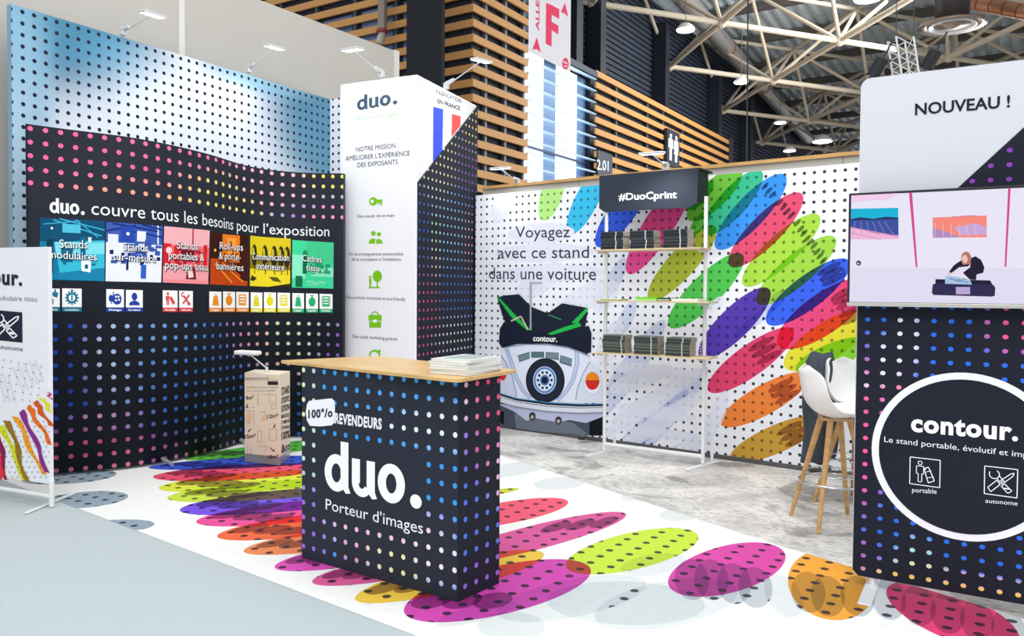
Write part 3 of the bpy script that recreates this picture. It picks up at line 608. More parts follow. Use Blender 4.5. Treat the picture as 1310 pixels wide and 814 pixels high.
# ==================================================================
# WHITE TOWER
# ==================================================================
tw = thing('display_tower', 'white square tower with green icons and a black dotted side', 'display tower', (cL.x, cL.y, 0))
bkL = Vector(cL.xy)+(Vector(cR.xy)-Vector(cF.xy))
prism('tower_body', [cL.xy, cF.xy, cR.xy, bkL], .01, CH, mat('#F3F3F8', .6, kind='fabric'), tw, bevel=.012)
tm = PM('tower_dark_fabric', '#232733')
s5 = lambda x, y: (500+.2457*x, 280+.2457*y)
s1 = lambda x, y: (420+.2457*x, 80+.2457*y)
tc_ = tm.blobs(CS, [(*s1(740, 300), .35, .6, '#E8D488'), (*s1(600, 480), .5, .4, '#E8D8A0'), (*s1(720, 560), .4, .35, '#8C5CC4'), (*s1(520, 600), .3, .2, '#E4D8A8'), (*s1(560, 640), .35, .25, '#E8E0C0'), (*s5(300, 60), .5, .5, '#8CC4E4'), (*s5(150, 110), .25, .6, '#3C60C8'), (*s5(230, 150), .16, .5, '#E0ECC8'), (*s5(400, 120), .2, .5, '#D898A0'), (*s5(190, 560), .35, .75, '#DC5080'), (*s5(330, 620), .6, .3, '#E8ECE0')], '#4470D0')
tu, tv = CS.uv(*s5(143, 384))
tm.add(tm.dots(tu, tv, .083, .083, .0135), tc_)
d1, d2 = CS.uv(534.3, 233.5), CS.uv(610.5, 131)
sheet('dotted_side_panel', CS, 0, 0, 0, 0, tm.done(), tw, th=.01, off=.012, poly=[(.004, .03), (CS.L-.004, .03), (CS.L-.004, min(d2[1], CH-.01)), (.004, d1[1])])
logo(CF, s1(150, 250), s1(360, 214), s1(150, 174), '#3F5468', tw)
text(CF, "Porteur d'images", s1(150, 300), s1(360, 275), s1(150, 283), '#9CD48C', tw)
text(CF, 'NOTRE MISSION :', s1(145, 465), s1(365, 443), s1(145, 440), '#3C4450', tw)
text(CF, "AMÉLIORER L'EXPÉRIENCE", s1(90, 512), s1(425, 484), s1(90, 487), '#3C4450', tw)
text(CF, 'DES EXPOSANTS', s1(152, 546), s1(362, 529), s1(152, 521), '#3C4450', tw)
s4 = lambda x, y: (400+.2948*x, 240+.2948*y)
for s_, a, b, c in [('Des stands clé en main', (195, 131), (355, 127), 117), ('Un accompagnement personnalisé', (158, 295), (393, 295), 281), ("de la conception à l'installation", (170, 318), (383, 318), 304), ('Des produits innovants et eco-friendly', (145, 482), (403, 492), 468), ('Des outils marketing gratuits', (175, 652), (368, 664), 638)]:
    text(CF, s_, s4(*a), s4(*b), s4(a[0], c), '#30343C', tw)
GR = '#7CC418'; f4 = cropfn(CF, 400, 240, .2948)
def dec4(p, n='printed_icon'): decal(n, CF, p, tw, f4, off=.002)
dec4([(circ(263, 60, 18), GR), (circ(259, 60, 7), '#F3F3F8'), ([rect(280, 52, 303, 64), rect(293, 60, 301, 76), rect(283, 62, 288, 72)], GR)])
dec4([([circ(264, 199, 10), circ(288, 202, 9), circ(262, 243, 19, 22, 14, 180, 360), circ(287, 243, 17, 20, 14, 180, 360)], GR), (rect(272, 228, 276, 246), '#F3F3F8')])
dec4([([circ(281, 385, 20, 25), rect(278, 405, 284, 436), rect(245, 431, 292, 437), circ(250, 388, 5), rect(245, 395, 256, 415), rect(247, 412, 254, 433)], GR)])
dec4([([rect(243, 553, 300, 578), rect(246, 581, 297, 608)]+ringp(271, 553, 17, 12, 16, 11, 180, 360, 10), GR), (rect(263, 573, 279, 586), '#F3F3F8')])
dec4([(ringp(270, 728, 25, 18, 24, 17, 120, 400, 16), GR), ([(270, 712), (298, 702), (290, 725)], GR)])
text(CS, 'FABRICATION', s1(563, 163), s1(692, 212), s1(563, 140), '#22262E', tw)
text(CS, 'EN FRANCE', s1(567, 210), s1(685, 250), s1(567, 187), '#2C3038', tw, 1)
f1 = cropfn(CS, 420, 80, .2457)
decal('flag_stripe', CS, [([(546, 230), (597, 244), (592, 464), (545, 524)], '#3B57E8')], tw, f1, off=.004, label='blue stripe')
decal('flag_stripe', CS, [([(642, 267), (688, 281), (686, 328), (641, 385)], '#F25850')], tw, f1, off=.004, label='red stripe')

# ==================================================================
# RECEPTION COUNTER
# ==================================================================
KLb = KL+(KR-KF)
ctr = thing('reception_counter', 'black dotted reception counter with a wooden top in the foreground', 'counter', (KL.x, KL.y, 0))
KH = 1.03
cm = PM('counter_fabric', '#2A2F3B')
s3 = lambda x, y: (380+.2703*x, 480+.2703*y)
s6 = lambda x, y: (350+.43*x, 440+.43*y)
fc = cm.blobs(KF_, [(*s6(85, 180), .16, .5, '#E4ECB0'), (*s6(110, 330), .12, .2, '#C4ECD0'), (*s6(380, 190), .5, .25, '#58A8F0'), (*s6(520, 250), .4, .13, '#EEF6FC'), (*s6(400, 240), .3, .06, '#EEF6FC'), (*s6(200, 460), .3, .1, '#A8D0E8'), (*s6(100, 540), .2, .3, '#A470E0'), (*s6(400, 500), .3, .08, '#B8A4F0'),
   (*s6(260, 560), .35, .14, '#F4C4E4'), (*s6(420, 570), .3, .14, '#F8D4E4'), (*s6(240, 620), .16, .07, '#F49CCC'), (*s6(360, 650), .3, .11, '#F0F0B4'), (*s6(500, 650), .2, .14, '#FBF0F4'), (*s6(240, 300), .25, .12, '#3C98F0')], '#3CA0F0')
ku, kv = KF_.uv(*s6(540, 322))
def urect(pm, surf, a, b):
    (u0, v0), (u1, v1) = surf.uv(*a), surf.uv(*b); return pm.math('MULTIPLY', pm.band(0, min(u0, u1), max(u0, u1)), pm.band(1, min(v0, v1), max(v0, v1)))
hide = cm.math('MAXIMUM', urect(cm, KF_, s3(120, 540), (s3(600, 600)[0], s3(120, 375)[1])), urect(cm, KF_, s3(100, 648), (s3(602, 600)[0], s3(100, 578)[1])))
hide = cm.math('MAXIMUM', hide, urect(cm, KF_, s3(40, 232), (s3(405, 200)[0], s3(40, 170)[1])))
cm.add(cm.math('MULTIPLY', cm.dots(ku, kv, .0785, .0785, .0128), cm.math('SUBTRACT', 1.0, hide)), fc)
sm = PM('counter_side_fabric', '#20232E')
sc_ = sm.blobs(KS, [(*s6(640, 180), .25, .4, '#F0568C'), (*s6(570, 190), .1, .2, '#ECC4DC'), (*s6(575, 270), .1, .09, '#A080E0'), (*s6(660, 390), .08, .2, '#E8B0D8'), (*s6(640, 680), .3, .15, '#A070DC')], '#5878E4')
ku2, kv2 = KS.uv(*s6(572, 323))
sm.add(sm.dots(ku2, kv2, .0785, .0785, .0128), sc_)
prism('counter_frame', [(KL.x+.01, KL.y+.01), (KF.x-.012, KF.y+.012), (KR.x-.012, KR.y), (KLb.x+.01, KLb.y)], .012, KH-.002, mat('#20232D', .8, kind='fabric'), ctr)
sheet('front_fabric', KF_, 0, KF_.L, .006, KH, cm.done(), ctr, th=.008)
sheet('side_fabric', KS, 0, KS.L, .006, KH, sm.done(), ctr, th=.008)
BL_, BR_, FR_, FL_ = (-3.18, 3.52), (-2.085, 3.34), (-2.09, 2.84), (-3.40, 3.0)
prism('wooden_top', [FL_, (-2.13, 2.835), FR_, (-2.075, 2.86), BR_, BL_], KH+.002, KH+.02, mat('#E2B878', .35, kind='wood'), ctr, bevel=.003)
logo(KF_, s3(132, 535), s3(592, 632), s3(132, 302), '#FFFFFF', ctr)
text(KF_, "Porteur d'images", s3(137, 635), s3(597, 752), s3(137, 582), '#F4F4F8', ctr, 0)
kf3 = cropfn(KF_, 380, 480, .2703)
decal('badge', KF_, [([(48, 140), (58, 122), (165, 110), (178, 122), (181, 150), (178, 225), (165, 238), (110, 243), (62, 240), (48, 215), (43, 175)], '#F6F6FA')], ctr, kf3, off=.002, label='white rounded badge')
text(KF_, '100°/o', s3(55, 203), s3(170, 196), s3(55, 165), '#2A2E3C', ctr, 2, off=.003)
text(KF_, 'REVENDEURS', s3(180, 226), s3(402, 256), s3(180, 178), '#F4F4F8', ctr, 2, off=.002)

# magazines
for k in range(6):
    z = KH+.0215+k*.0118; a = math.radians([2, -1, 1.5, 0, -2, 3][k]); cx, cy = -2.215+[.0, .004, -.003, .002, -.004, 0][k], 3.09+[0, .003, -.004, .002, 0, .004][k]
    t = thing('magazine', 'white magazine, %s of the stack on the counter' % ['lowest', 'second from the bottom', 'third from the bottom', 'third from the top', 'second from the top', 'topmost with grey cover picture'][k], 'magazine', (cx, cy, z), 'magazines stacked on the counter')
    R = Matrix.Translation((cx, cy, z)) @ Matrix.Rotation(a+.03, 4, 'Z')
    box('pages', -.105, .105, -.148, .148, .0006, .0108, mat('#EFEDE6', .8, kind='fabric'), t, M=R)
    box('cover', -.107, .107, -.15, .15, .0108, .0116, mat('#DFE3DE', .4, kind='print'), t, M=R)
    box('cover', -.107, .107, -.15, .15, 0, .0006, mat('#DFE3DE', .4, kind='print'), t, M=R)
    if k == 5:
        box('cover_picture', -.08, .085, -.11, .12, .0116, .0119, mat('#A9B8B2', .5, kind='metalg'), t, M=R)
        box('cover_title', -.07, .05, .122, .138, .0116, .0119, mat('#6B7C80', .5), t, M=R)

# ==================================================================
# RIGHT STAND + SCREEN
# ==================================================================
rs = thing('fabric_stand', 'tall fabric panel stand at the right, white above and black dotted below', 'display stand', (-.66, 4.2, 0))
uL = RS.uv(1093, 560)[0]; uR = uL+1.55
r_ = .045; VT = 2.485; VB = .045
def rc(cx, cy, a0, a1): return [(cx+r_*math.cos(math.radians(a)), cy+r_*math.sin(math.radians(a))) for a in range(a0, a1+1, 15)]
SWC = '#D3D4DB'
pts = rc(uR-r_, VT-r_, 0, 90)+rc(uL+r_, VT-r_, 90, 180)+rc(uL+r_, VB+r_, 180, 270)+rc(uR-r_, VB+r_, 270, 360)
sheet('fabric_panel', RS, 0, 0, 0, 0, mat(SWC, .8, kind='print'), rs, th=.05, poly=pts)
rmt = PM('stand_dark_fabric', '#1D202D')
z6 = lambda x, y: (1000+.3122*x, 560+.3122*y)
z5 = lambda x, y: (1080+.2703*x, 380+.2703*y)
rc_ = rmt.blobs(RS, [(*z5(90, 640), .13, .5, '#F0609C'), (*z5(240, 440), .1, .12, '#F080A8'), (*z5(290, 200), .09, .22, '#EEEAFA'), (*z5(210, 300), .09, .15, '#EEEAFA'), (*z5(90, 410), .06, .07, '#F0C8E8'), (*z5(790, 150), .14, .16, '#F06090'), (1290, 225, .35, .3, '#8440B0'),
   (*z6(320, 480), .12, .12, '#B070C8'), (*z6(430, 560), .1, .08, '#E0B8D8'), (*z6(550, 500), .12, .15, '#B4E4EC'), (*z6(560, 560), .18, .1, '#DDF0B0'), (*z6(700, 620), .5, .09, '#F8C850'), (*z6(960, 650), .25, .08, '#F8CC40'), (*z6(700, 570), .25, .04, '#F0C8D8'), (*z6(880, 600), .2, .04, '#F0C0D8'), (*z6(560, 610), .2, .05, '#F4EC80')], '#2A70E4')
ru, rv = RS.uv(*z5(424, 179))
rmt.add(rmt.dots(ru, rv, .0715, .0645, .0115), rc_)
ua, va = RS.uv(1227, 239); ub, vb = RS.uv(1310, 163); sl = (vb-va)/(ub-ua)
vl = va+(uL+.004-ua)*sl
dk = [(uL+.004, VB+.03), (uL+.03, VB+.004), (uR-.03, VB+.004), (uR-.004, VB+.03), (uR-.004, VT-.05), (uR-.05, VT-.004), (ua+(VT-.004-va)/sl, VT-.004), (uL+.004, vl)]
if dk[6][0] > uR-.05: dk = dk[:4]+[(uR-.004, va+(uR-.004-ua)*sl), dk[7]]
sheet('dark_dotted_fabric', RS, 0, 0, 0, 0, rmt.done(), rs, th=.004, off=.0045, poly=dk)
mw = mat('#E4E6E8', .35, .2)
for u in (uL+.09, uR-.09):
    p = RS.xyz(u, 0, -.025); tube('pole', (p.x, p.y, .008), (p.x, p.y, VB+.02), .02, mw, rs)
    n = RS.n; a = p.xy+n*.30; b = p.xy-n*.25; e = RS.d*.03
    prism('foot_plate', [a-e, a+e, b+e, b-e], .004, .012, mw, rs, bevel=.003)
text(RS, 'NOUVEAU !', (1170.5, 147.3), (1292, 137), (1170.5, 132.5), '#20222E', rs, 1)
cyT = RS.uv(1228, 476.5)[1]; cyB = RS.uv(1253, 694.5)[1]; cR_ = (cyT-cyB)/2; cu = RS.uv(1115, 588)[0]+cR_; cv = (cyT+cyB)/2
decal('printed_ring', RS, [([circ(cu, cv, cR_, n=72)], '#F2F2F8'), ([circ(cu, cv, cR_-.032, n=72)], '#20232F')], rs, lambda x, y: (x, y), off=.006, step=.0012, label='white ring round a dark disc')
text(RS, 'contour.', z5(316, 632), z5(822, 678), z5(316, 573), '#FFFFFF', rs, 2, off=.0085, xh=True)
text(RS, 'Le stand portable, évolutif et impactant', z5(190, 685), z5(1010, 776), z5(190, 658), '#F0F0F4', rs, 0, off=.0085)
text(RS, 'portable', z6(535, 222), z6(635, 229), z6(535, 202), '#F0F0F4', rs, 0, off=.0085)
text(RS, 'autonome', z6(835, 265), z6(966, 277), z6(835, 247), '#F0F0F4', rs, 0, off=.0085)
def outl(P, w=.02): 
    return [line(*P[i], *P[(i+1) % len(P)], w) for i in range(len(P))]
B1 = outl(rect(0, 0, 1, 1), .03)
fA = quadfn(RS, z6(527, 78), z6(650, 92), z6(648, 204), z6(525, 187)); fB = quadfn(RS, z6(832, 115), z6(967, 130), z6(964, 246), z6(830, 228))
decal('printed_icon', RS, [(B1+ringp(.34, .82, .08, .055, n=14)+outl([(.22, .7), (.46, .7), (.46, .42), (.4, .42), (.4, .12), (.28, .12), (.28, .42), (.22, .42)], .025)+outl([(.47, .62), (.62, .7), (.82, .22), (.62, .12)], .03)+[line(.45, .66, .54, .6, .03), line(.52, .5, .72, .58, .02), line(.58, .3, .8, .36, .02)], '#F4F4F8')], rs, fA, off=.0085)
decal('printed_icon', RS, [(B1+outl([(.1, .24), (.2, .1), (.48, .4), (.38, .54)], .028)+outl([(.5, .55), (.8, .82), (.9, .86), (.86, .74), (.58, .46)], .028)+ringp(.3, .74, .17, .14, a0=150, a1=420, n=16)+[line(.36, .62, .56, .4, .028), line(.46, .7, .62, .5, .028)]+outl([(.52, .34), (.62, .44), (.84, .22), (.72, .12)], .028)+[line(.6, .28, .76, .28, .05)], '#F4F4F8')], rs, fB, off=.0085)

tvu0, tvt = TVP.uv(1086, 247.5); _, tvb = TVP.uv(1086.5, 390); tvw = (tvt-tvb)*1.72
tv = thing('television', 'flat television showing a person kneeling over a bag, on the right stand', 'television', tuple(TVP.xyz(tvu0+tvw/2, tvb)))
def tvs(name, u0, u1, v0, v1, o0, o1, m, bevel=0):
    P = [TVP.xyz(u0, 0, o0).xy, TVP.xyz(u1, 0, o0).xy, TVP.xyz(u1, 0, o1).xy, TVP.xyz(u0, 0, o1).xy]; return prism(name, P, v0, v1, m, tv, bevel)
tvs('casing', tvu0, tvu0+tvw, tvb+.01, tvt, -.035, 0, mat('#16171C', .3), .004)
tvs('lower_bezel', tvu0, tvu0+tvw, tvb-.006, tvb+.012, -.035, .006, mat('#C9C6BC', .3, .7), .002)
tvs('wall_bracket', tvu0+tvw/2-.15, tvu0+tvw/2+.15, tvb+.15, tvt-.15, -.078, -.035, mat('#2A2B30', .5))
sb = .011
scr = TVP; su0, su1, sv0, sv1 = tvu0+sb, tvu0+tvw-sb, tvb+.014, tvt-sb
sf0 = cropfn(TVP, 1080, 230, .2335)
def sf(x, y):
    u, v = sf0(x, y); return (min(max(u, su0), su1), min(max(v, sv0), sv1))
idf = lambda u, v: (u, v)
scrm = [(rect(20, 20, 1500, 760), '#E9E6F6'), ([(20, 480), (1500, 486), (1500, 760), (20, 760)], '#E0DDF2'), ([(33, 70), (300, 70), (240, 110), (33, 120)], '#F2CDEB'),
 ([(33, 160), (296, 154), (298, 326), (35, 328)], '#F0B8DC'), ([(33, 160), (296, 154), (297, 215), (33, 218)], '#12B4D8'), ([(34, 218), (297, 212), (298, 305), (180, 295), (34, 262)], '#3B4FA0'), ([(34, 216), (90, 206), (160, 214), (230, 203), (297, 208), (297, 216), (34, 222)], '#20305C'),
 ([line(60+i*32, 230, 50+i*44, 300, 3) for i in range(6)], '#8C90C8'), ([line(34, 262, 298, 312, 6), line(34, 290, 200, 328, 4)], '#D890B8'),
 ([(484, 208), (780, 196), (781, 316), (486, 318)], '#F88A7C'), ([(600, 262), (720, 240), (779, 260), (779, 300), (640, 305)], '#C8A8DC'), ([(486, 262), (600, 300), (640, 316), (486, 318)], '#B08CC0'), ([line(500+i*42, 240+4*(i % 2), 496+i*46, 312, 3) for i in range(6)], '#F4C8C8'), ([line(590, 204, 720, 196, 4)], '#C87890'),
 ([(355, 68), (372, 68), (402, 480), (392, 480)], '#D8488C'), ([(898, 46), (912, 46), (888, 478), (878, 478)], '#D8488C'), (circ(79, 457, 14), '#403858'), (circ(77, 459, 6), '#C8C0E0'),
 ([(485, 575), (500, 568), (815, 575), (828, 590), (825, 636), (810, 641), (490, 632), (480, 620)], '#2C2850'), ([(500, 545), (800, 552), (812, 575), (500, 570)], '#1C1838'), (rect(612, 588, 690, 628), '#B8A8D8'), ([(555, 528), (680, 532), (700, 575), (552, 570)], '#A8C4E0'), ([line(575, 540, 640, 560, 6), line(620, 545, 680, 565, 5)], '#6C80B8'),
 ([(690, 430), (720, 420), (750, 440), (768, 480), (762, 510), (725, 520), (722, 550), (650, 545), (650, 510), (690, 480)], '#1C1A30'), ([(700, 440), (650, 460), (640, 442), (600, 470), (572, 508), (584, 514), (630, 480), (680, 475)], '#1C1A30'),
 ([(680, 480), (650, 510), (690, 550), (620, 532), (600, 530), (640, 490)], '#E8E0F4'), (circ(668, 430, 28, 36), '#B87868'), (circ(660, 436, 16, 22), '#ECC4BC'), ([(642, 440), (648, 462), (658, 470), (655, 445)], '#C08070'), ([(684, 440), (696, 462), (690, 470), (676, 455)], '#B87868'), (circ(578, 516, 9), '#ECC4BC')]
def clampfn(x, y): return sf(x, y)
decal('screen_picture', TVP, scrm, tv, clampfn, off=.001, step=.00012, emit=.84, label='lit screen picture of a person kneeling at a black bag')

# ==================================================================
# SHELF RACK
# ==================================================================
rA, rB = G(773, 579), G(899, 596); RK = Plane(rA, rB); RW = RK.L
rk = thing('shelf_rack', 'white tubular rack with three thin wooden shelves and a dark sign', 'shelf', (rA.x, rA.y, 0))
wm = mat('#E9EAEA', .35)
for u in (0, RW):
    p = RK.xyz(u, 0); bm = bmesh.new(); bm_tube(bm, (p.x, p.y, .02), (p.x, p.y, 2.22), .016); finish(bm, 'post', wm, rk)
    q = RK.xyz(u+.02, 0, -.16); tube('rear_post', (q.x, q.y, .02), (q.x, q.y, .12), .014, wm, rk)
    n = RK.n; d = RK.d; a = p.xy+n*.24-d*.05; b = p.xy-n*.24+d*.05; e = d*.025
    prism('foot', [a-e, a+e, b+e, b-e], .001, .009, wm, rk)
tube('bottom_tube', RK.xyz(0, .075), RK.xyz(RW, .075), .019, wm, rk)
def rkbox(name, u0, u1, o0, o1, z0, z1, m, parent, bevel=0):
    P = [RK.xyz(u0, 0, o0).xy, RK.xyz(u1, 0, o0).xy, RK.xyz(u1, 0, o1).xy, RK.xyz(u0, 0, o1).xy]; return prism(name, P, z0, z1, m, parent, bevel)
swm = mat('#E8CFA6', .5, kind='wood')
RKP = RK; RK = Plane(rA.xy+RKP.n*.23, rB.xy+RKP.n*.23); SZ = [RK.uv(830, 320)[1], RK.uv(830, 387)[1], RK.uv(830, 456)[1]]
for z, pxr in zip(SZ, (897, 908, 908)):
    rkbox('shelf_board', RK.uv(761, 387)[0], RK.uv(pxr, 387)[0], -.212, .02, z, z+.012, swm, rk, .002)
    for u in (.0, RW): rkbox('bracket', u-.006+.02, u+.006+.02, -.235, -.03, z-.02, z-.001, wm, rk)
RKS = RK; RK = RKP
hu0, hu1 = RK.uv(769, 240)[0], RK.uv(894.6, 230)[0]
hd = [(hu0, 2.17), (hu0+.05, 2.135), (hu1-.06, 2.135), (hu1-.005, 2.17), (hu1, 2.455), (hu0, 2.455)]
sheet('sign_fabric', RK, 0, 0, 0, 0, mat('#333A46', .45, kind='print'), rk, th=.03, off=.035, poly=hd)
rkbox('sign_top', hu0, hu1+.02, -.26, .033, 2.44, 2.455, mat('#14161C', .6), rk); rkbox('sign_side', hu1-.012, hu1+.002, -.2, .004, 2.18, 2.44, mat('#14161C', .6), rk)
v3 = lambda x, y: (750+.1598*x, 210+.1598*y)
text(RK, '#DuoCprint', v3(275, 293), v3(738, 274), v3(275, 237), '#FFFFFF', rk, 1, off=.0375)

RK = RKS
def stack(u0, u1, z, n, h, where, dark, band_u):
    for k in range(n):
        nm = {0: 'lowest', n-1: 'topmost'}.get(k, ['', 'second from the bottom', 'third from the bottom', 'fourth from the bottom'][k] if k < 4 else '')
        jt = (random.random()-.5)*.012; z0 = z+k*h; uc = (u0+u1)/2
        p = RK.xyz(uc, z0, 0)
        t = thing('brochure_bundle', f'dark grey brochure bundle, {nm} of the {where}', 'brochures', tuple(p), 'brochure bundles on the rack')
        for j in range(3):
            jj = jt+(random.random()-.5)*.004; za, zb = z0+.0004+h*j/3, z0+h*(j+1)/3-.0006; mm = mat(dark[(j+k) % len(dark)], .45, kind='print')
            o = rkbox('brochure', u0+jj, u1+jj, -.14, -.003, za, zb, mat('#A79F96', .8), t); o.data.materials.append(mm); o.data.polygons[1].material_index = 1
            rkbox('spine', u0+jj-.0005, u1+jj+.0005, -.003, .0, za-.0002, zb+.0002, mm, o)
        rkbox('elastic_band', band_u+jt-.004, band_u+jt+.004, -.142, .002, z0+.0004, z0+h-.0004, mat('#C9C9C4', .6), t)
D1 = ['#2F353A', '#22272C', '#3C4348']
def ru_(px, py=310): return RK.uv(px, py)[0]
zt1 = SZ[0]+.0125
for (a, b, bd_, w_) in [(769, 797, 788, 'left stack on the top shelf'), (806, 836, 826, 'middle stack on the top shelf'), (848.5, 879, 870, 'right stack on the top shelf')]:
    stack(ru_(a), ru_(b), zt1, 4, .038, w_, D1, ru_(bd_))
zt3 = SZ[2]+.0125; D3 = ['#4A524C', '#353B3A', '#5C655E']
for (a, b, bd_, w_, n) in [(771, 799, 795, 'left stack on the bottom shelf', 4), (811, 841, 833, 'middle stack on the bottom shelf', 4), (852, 883, 873, 'right stack on the bottom shelf', 4)]:
    stack(ru_(a, 440), ru_(b, 440), zt3, n, .038, w_, D3 if n == 4 else D1, ru_(bd_, 440))
uw = ru_(896, 440); bmw = bmesh.new()
for i in range(6): bm_tube(bmw, RK.xyz(uw-.05, zt3+.004+i*.022, -.02), RK.xyz(uw+.04, zt3+.004+i*.022, -.02), .0016, n=6)
for i in range(3): bm_tube(bmw, RK.xyz(uw-.05+i*.045, zt3+.003, -.02), RK.xyz(uw-.05+i*.045, zt3+.12, -.02), .0016, n=6)
tag(finish(bmw, 'wire_holder', mat('#B0B0AE', .3, .8)), 'thin wire holder at the right end of the bottom shelf', 'wire holder')
zt2 = SZ[1]+.0125
for (a, b, c, l, hh) in [(767, 793, '#5E8C2C', 'thin dark green leaflets at the left end of the middle shelf', .014), (812, 840, '#7CDC28', 'bright green leaflets in the middle of the middle shelf', .03), (841, 857, '#3F5A2A', 'dark olive leaflets beside the bright green ones', .026), (858, 893, '#E4EEDC', 'white and green leaflets at the right of the middle shelf', .022)]:
    u0, u1 = ru_(a, 384), ru_(b, 384); t = thing('leaflet_pile', l, 'leaflets', tuple(RK.xyz((u0+u1)/2, zt2)), 'leaflet piles on the middle shelf')
    n = max(2, int(hh/.006)); 
    for j in range(n): rkbox('leaflet', u0+random.random()*.008, u1-random.random()*.008, -.18, .0, zt2+hh*j/n+.0002, zt2+hh*(j+1)/n-.0006, mat([c, '#E8F0E0' if j % 3 == 1 else c][j % 2], .5, kind='print'), t)

# ==================================================================
# LED ARM LIGHTS
# ==================================================================
lm = mat('#D4D6D8', .35, .3)
def arm_light(base, head, label, width=.2, energy=9, aim=None, group='small arm lights on top of the walls'):
    base, head = Vector(base), Vector(head); t = thing('arm_light', label, 'lamp', tuple(base), group)
    bm = bmesh.new(); bm_box(bm, base.x-.025, base.x+.025, base.y-.02, base.y+.02, base.z-.03, base.z+.03); finish(bm, 'clamp', lm, t, bevel=.005)
    d = head-base; bm = bmesh.new(); bm_tube(bm, base+Vector((0, 0, .02)), base+d*.22+Vector((0, 0, .012)), .024, .016); finish(bm, 'driver_housing', lm, t)
    bm = bmesh.new(); bm_tube(bm, base+d*.15, head, .006); finish(bm, 'arm', lm, t)
    dh = Vector((d.x, d.y, 0)).normalized(); a = math.atan2(dh.y, dh.x); M = Matrix.Translation(head) @ Matrix.Rotation(a, 4, 'Z') @ Matrix.Rotation(.12, 4, 'Y')
    bm = bmesh.new(); bm_box(bm, -.055, .055, -width/2, width/2, -.004, .016, M); finish(bm, 'lamp_head', lm, t, bevel=.008)
    bm = bmesh.new(); bm_box(bm, -.047, .047, -width/2+.012, width/2-.012, -.0055, -.0042, M); finish(bm, 'diffuser', mat('#FFFFFF', .5, 0, 5.0), t)
    l = bpy.data.lights.new('arm_light_glow', 'SPOT'); l.energy = energy; l.spot_size = 2.3; l.spot_blend = 1; l.shadow_soft_size = .05; l.color = (1, .98, .95)
    o = bpy.data.objects.new('arm_light_glow', l); COL.objects.link(o); o.location = head-Vector((0, 0, .03)); tg = Vector(aim) if aim else base-Vector((0, 0, 1.0))
    o.rotation_euler = (tg-o.location).to_track_quat('-Z', 'Y').to_euler(); o.parent = t; o.matrix_parent_inverse = Matrix.Translation(-t.location)
RK = RKP
def onP(pl, px, py, off):
    q = Plane(pl.A+pl.n*off, pl.B+pl.n*off); u, v = q.uv(px, py); return q.xyz(u, v)
arm_light(onP(DWX, 157, 44, .0)+Vector((0, 0, .02)), onP(DWX, 195, 19, .42), 'left of the two arm lights over the blue dotted wall')
arm_light(onP(DWX, 318, 92, .0)+Vector((0, 0, .02)), onP(DWX, 351, 61, .42), 'right of the two arm lights over the blue dotted wall')
arm_light(onP(CF, 488, 99, -.03)+Vector((0, 0, .035)), onP(CF, 451, 64, .4), 'arm light over the front of the white tower')
arm_light(onP(CS, 571, 110, -.05)+Vector((0, 0, -.0)), onP(CS, 616, 78, .45), 'arm light over the dotted side of the white tower', energy=14)
arm_light(onP(BW, 662, 233, -.2), onP(BW, 640, 216, .2), 'arm light over the wooden cap left of the dark sign', energy=6)
arm_light(onP(RK, 852, 214, .0), onP(RK, 834, 197, .38), 'arm light over the dark sign of the shelf rack', energy=18)

# ==================================================================
# CARDBOARD DISPLAY TOWER
# ==================================================================
pA, pB, pC = G(313, 592).xy, G(358, 597).xy, G(371, 587).xy
PF = Plane(pA, pB); PSd = Plane(pB, pC)
bx = thing('cardboard_display', 'small beige printed box display on the floor by the curved wall', 'display box', (pA.x, pA.y, 0)); PH = .745
prism('clear_base', [pA, pB, pC, pA+(pC-pB)*.9], .006, .075, mat('#8C8A88', .15), bx, .003)
ins = .0
prism('printed_box', [pA, pB, pC, pA+(pC-pB)*.9], .0755, PH, mat('#E9D9C2', .7, kind='fabric'), bx, .002)
b3 = lambda x, y: (290+.2087*x, 440+.2087*y)
BK = '#3A3430'
text(PF, 'panoramic', b3(115, 217), b3(262, 217), b3(115, 202), '#5A5048', bx, 0)
pfn = cropfn(PF, 290, 440, .2087); pfs = cropfn(PSd, 290, 440, .2087)
def L_(pts, w=2): return strip(pts, w)
plans = L_([(118, 222), (320, 222)])+L_([(192, 305), (192, 370), (200, 372)], 3)+L_([(225, 310), (262, 308), (262, 360), (305, 362), (305, 315), (262, 308)])+L_([(275, 372), (305, 372), (305, 398), (275, 398), (275, 372)])+L_([(150, 390), (176, 390)])+L_([(125, 415), (165, 412), (168, 500)])+L_([(200, 425), (235, 412), (240, 470)])+L_([(190, 535), (190, 600), (215, 600), (215, 535), (190, 535)])+L_([(260, 525), (305, 520), (305, 590), (262, 590), (260, 525)])+L_([(130, 630), (130, 680), (150, 682), (150, 640)])+L_([(195, 630), (245, 628), (240, 660)])
arrows = [line(128, 368, 124, 392, 5), line(118, 382, 124, 393, 4), line(134, 384, 124, 393, 4), line(298, 490, 292, 514, 5), line(286, 502, 292, 515, 4), line(148, 520, 136, 540, 5), line(134, 528, 136, 541, 4), line(266, 636, 290, 660, 5), line(290, 646, 292, 662, 5)]
decal('printed_drawing', PF, [(plans, '#9A8C7C'), (arrows, BK), (rect(252, 230, 315, 252), '#2C2A2C'), ([circ(137, 455, 16, 30), circ(228, 455, 18, 12)], '#E8BC98')], bx, pfn, off=.0015)
for s_, a, b, c in [('9m²', (118, 345), (166, 338), 322), ('12m²', (250, 458), (316, 450), 434), ('15m²', (112, 582), (178, 574), 558), ('18m²', (250, 704), (318, 700), 682)]: text(PF, s_, b3(*a), b3(*b), b3(a[0], c), BK, bx, 1)
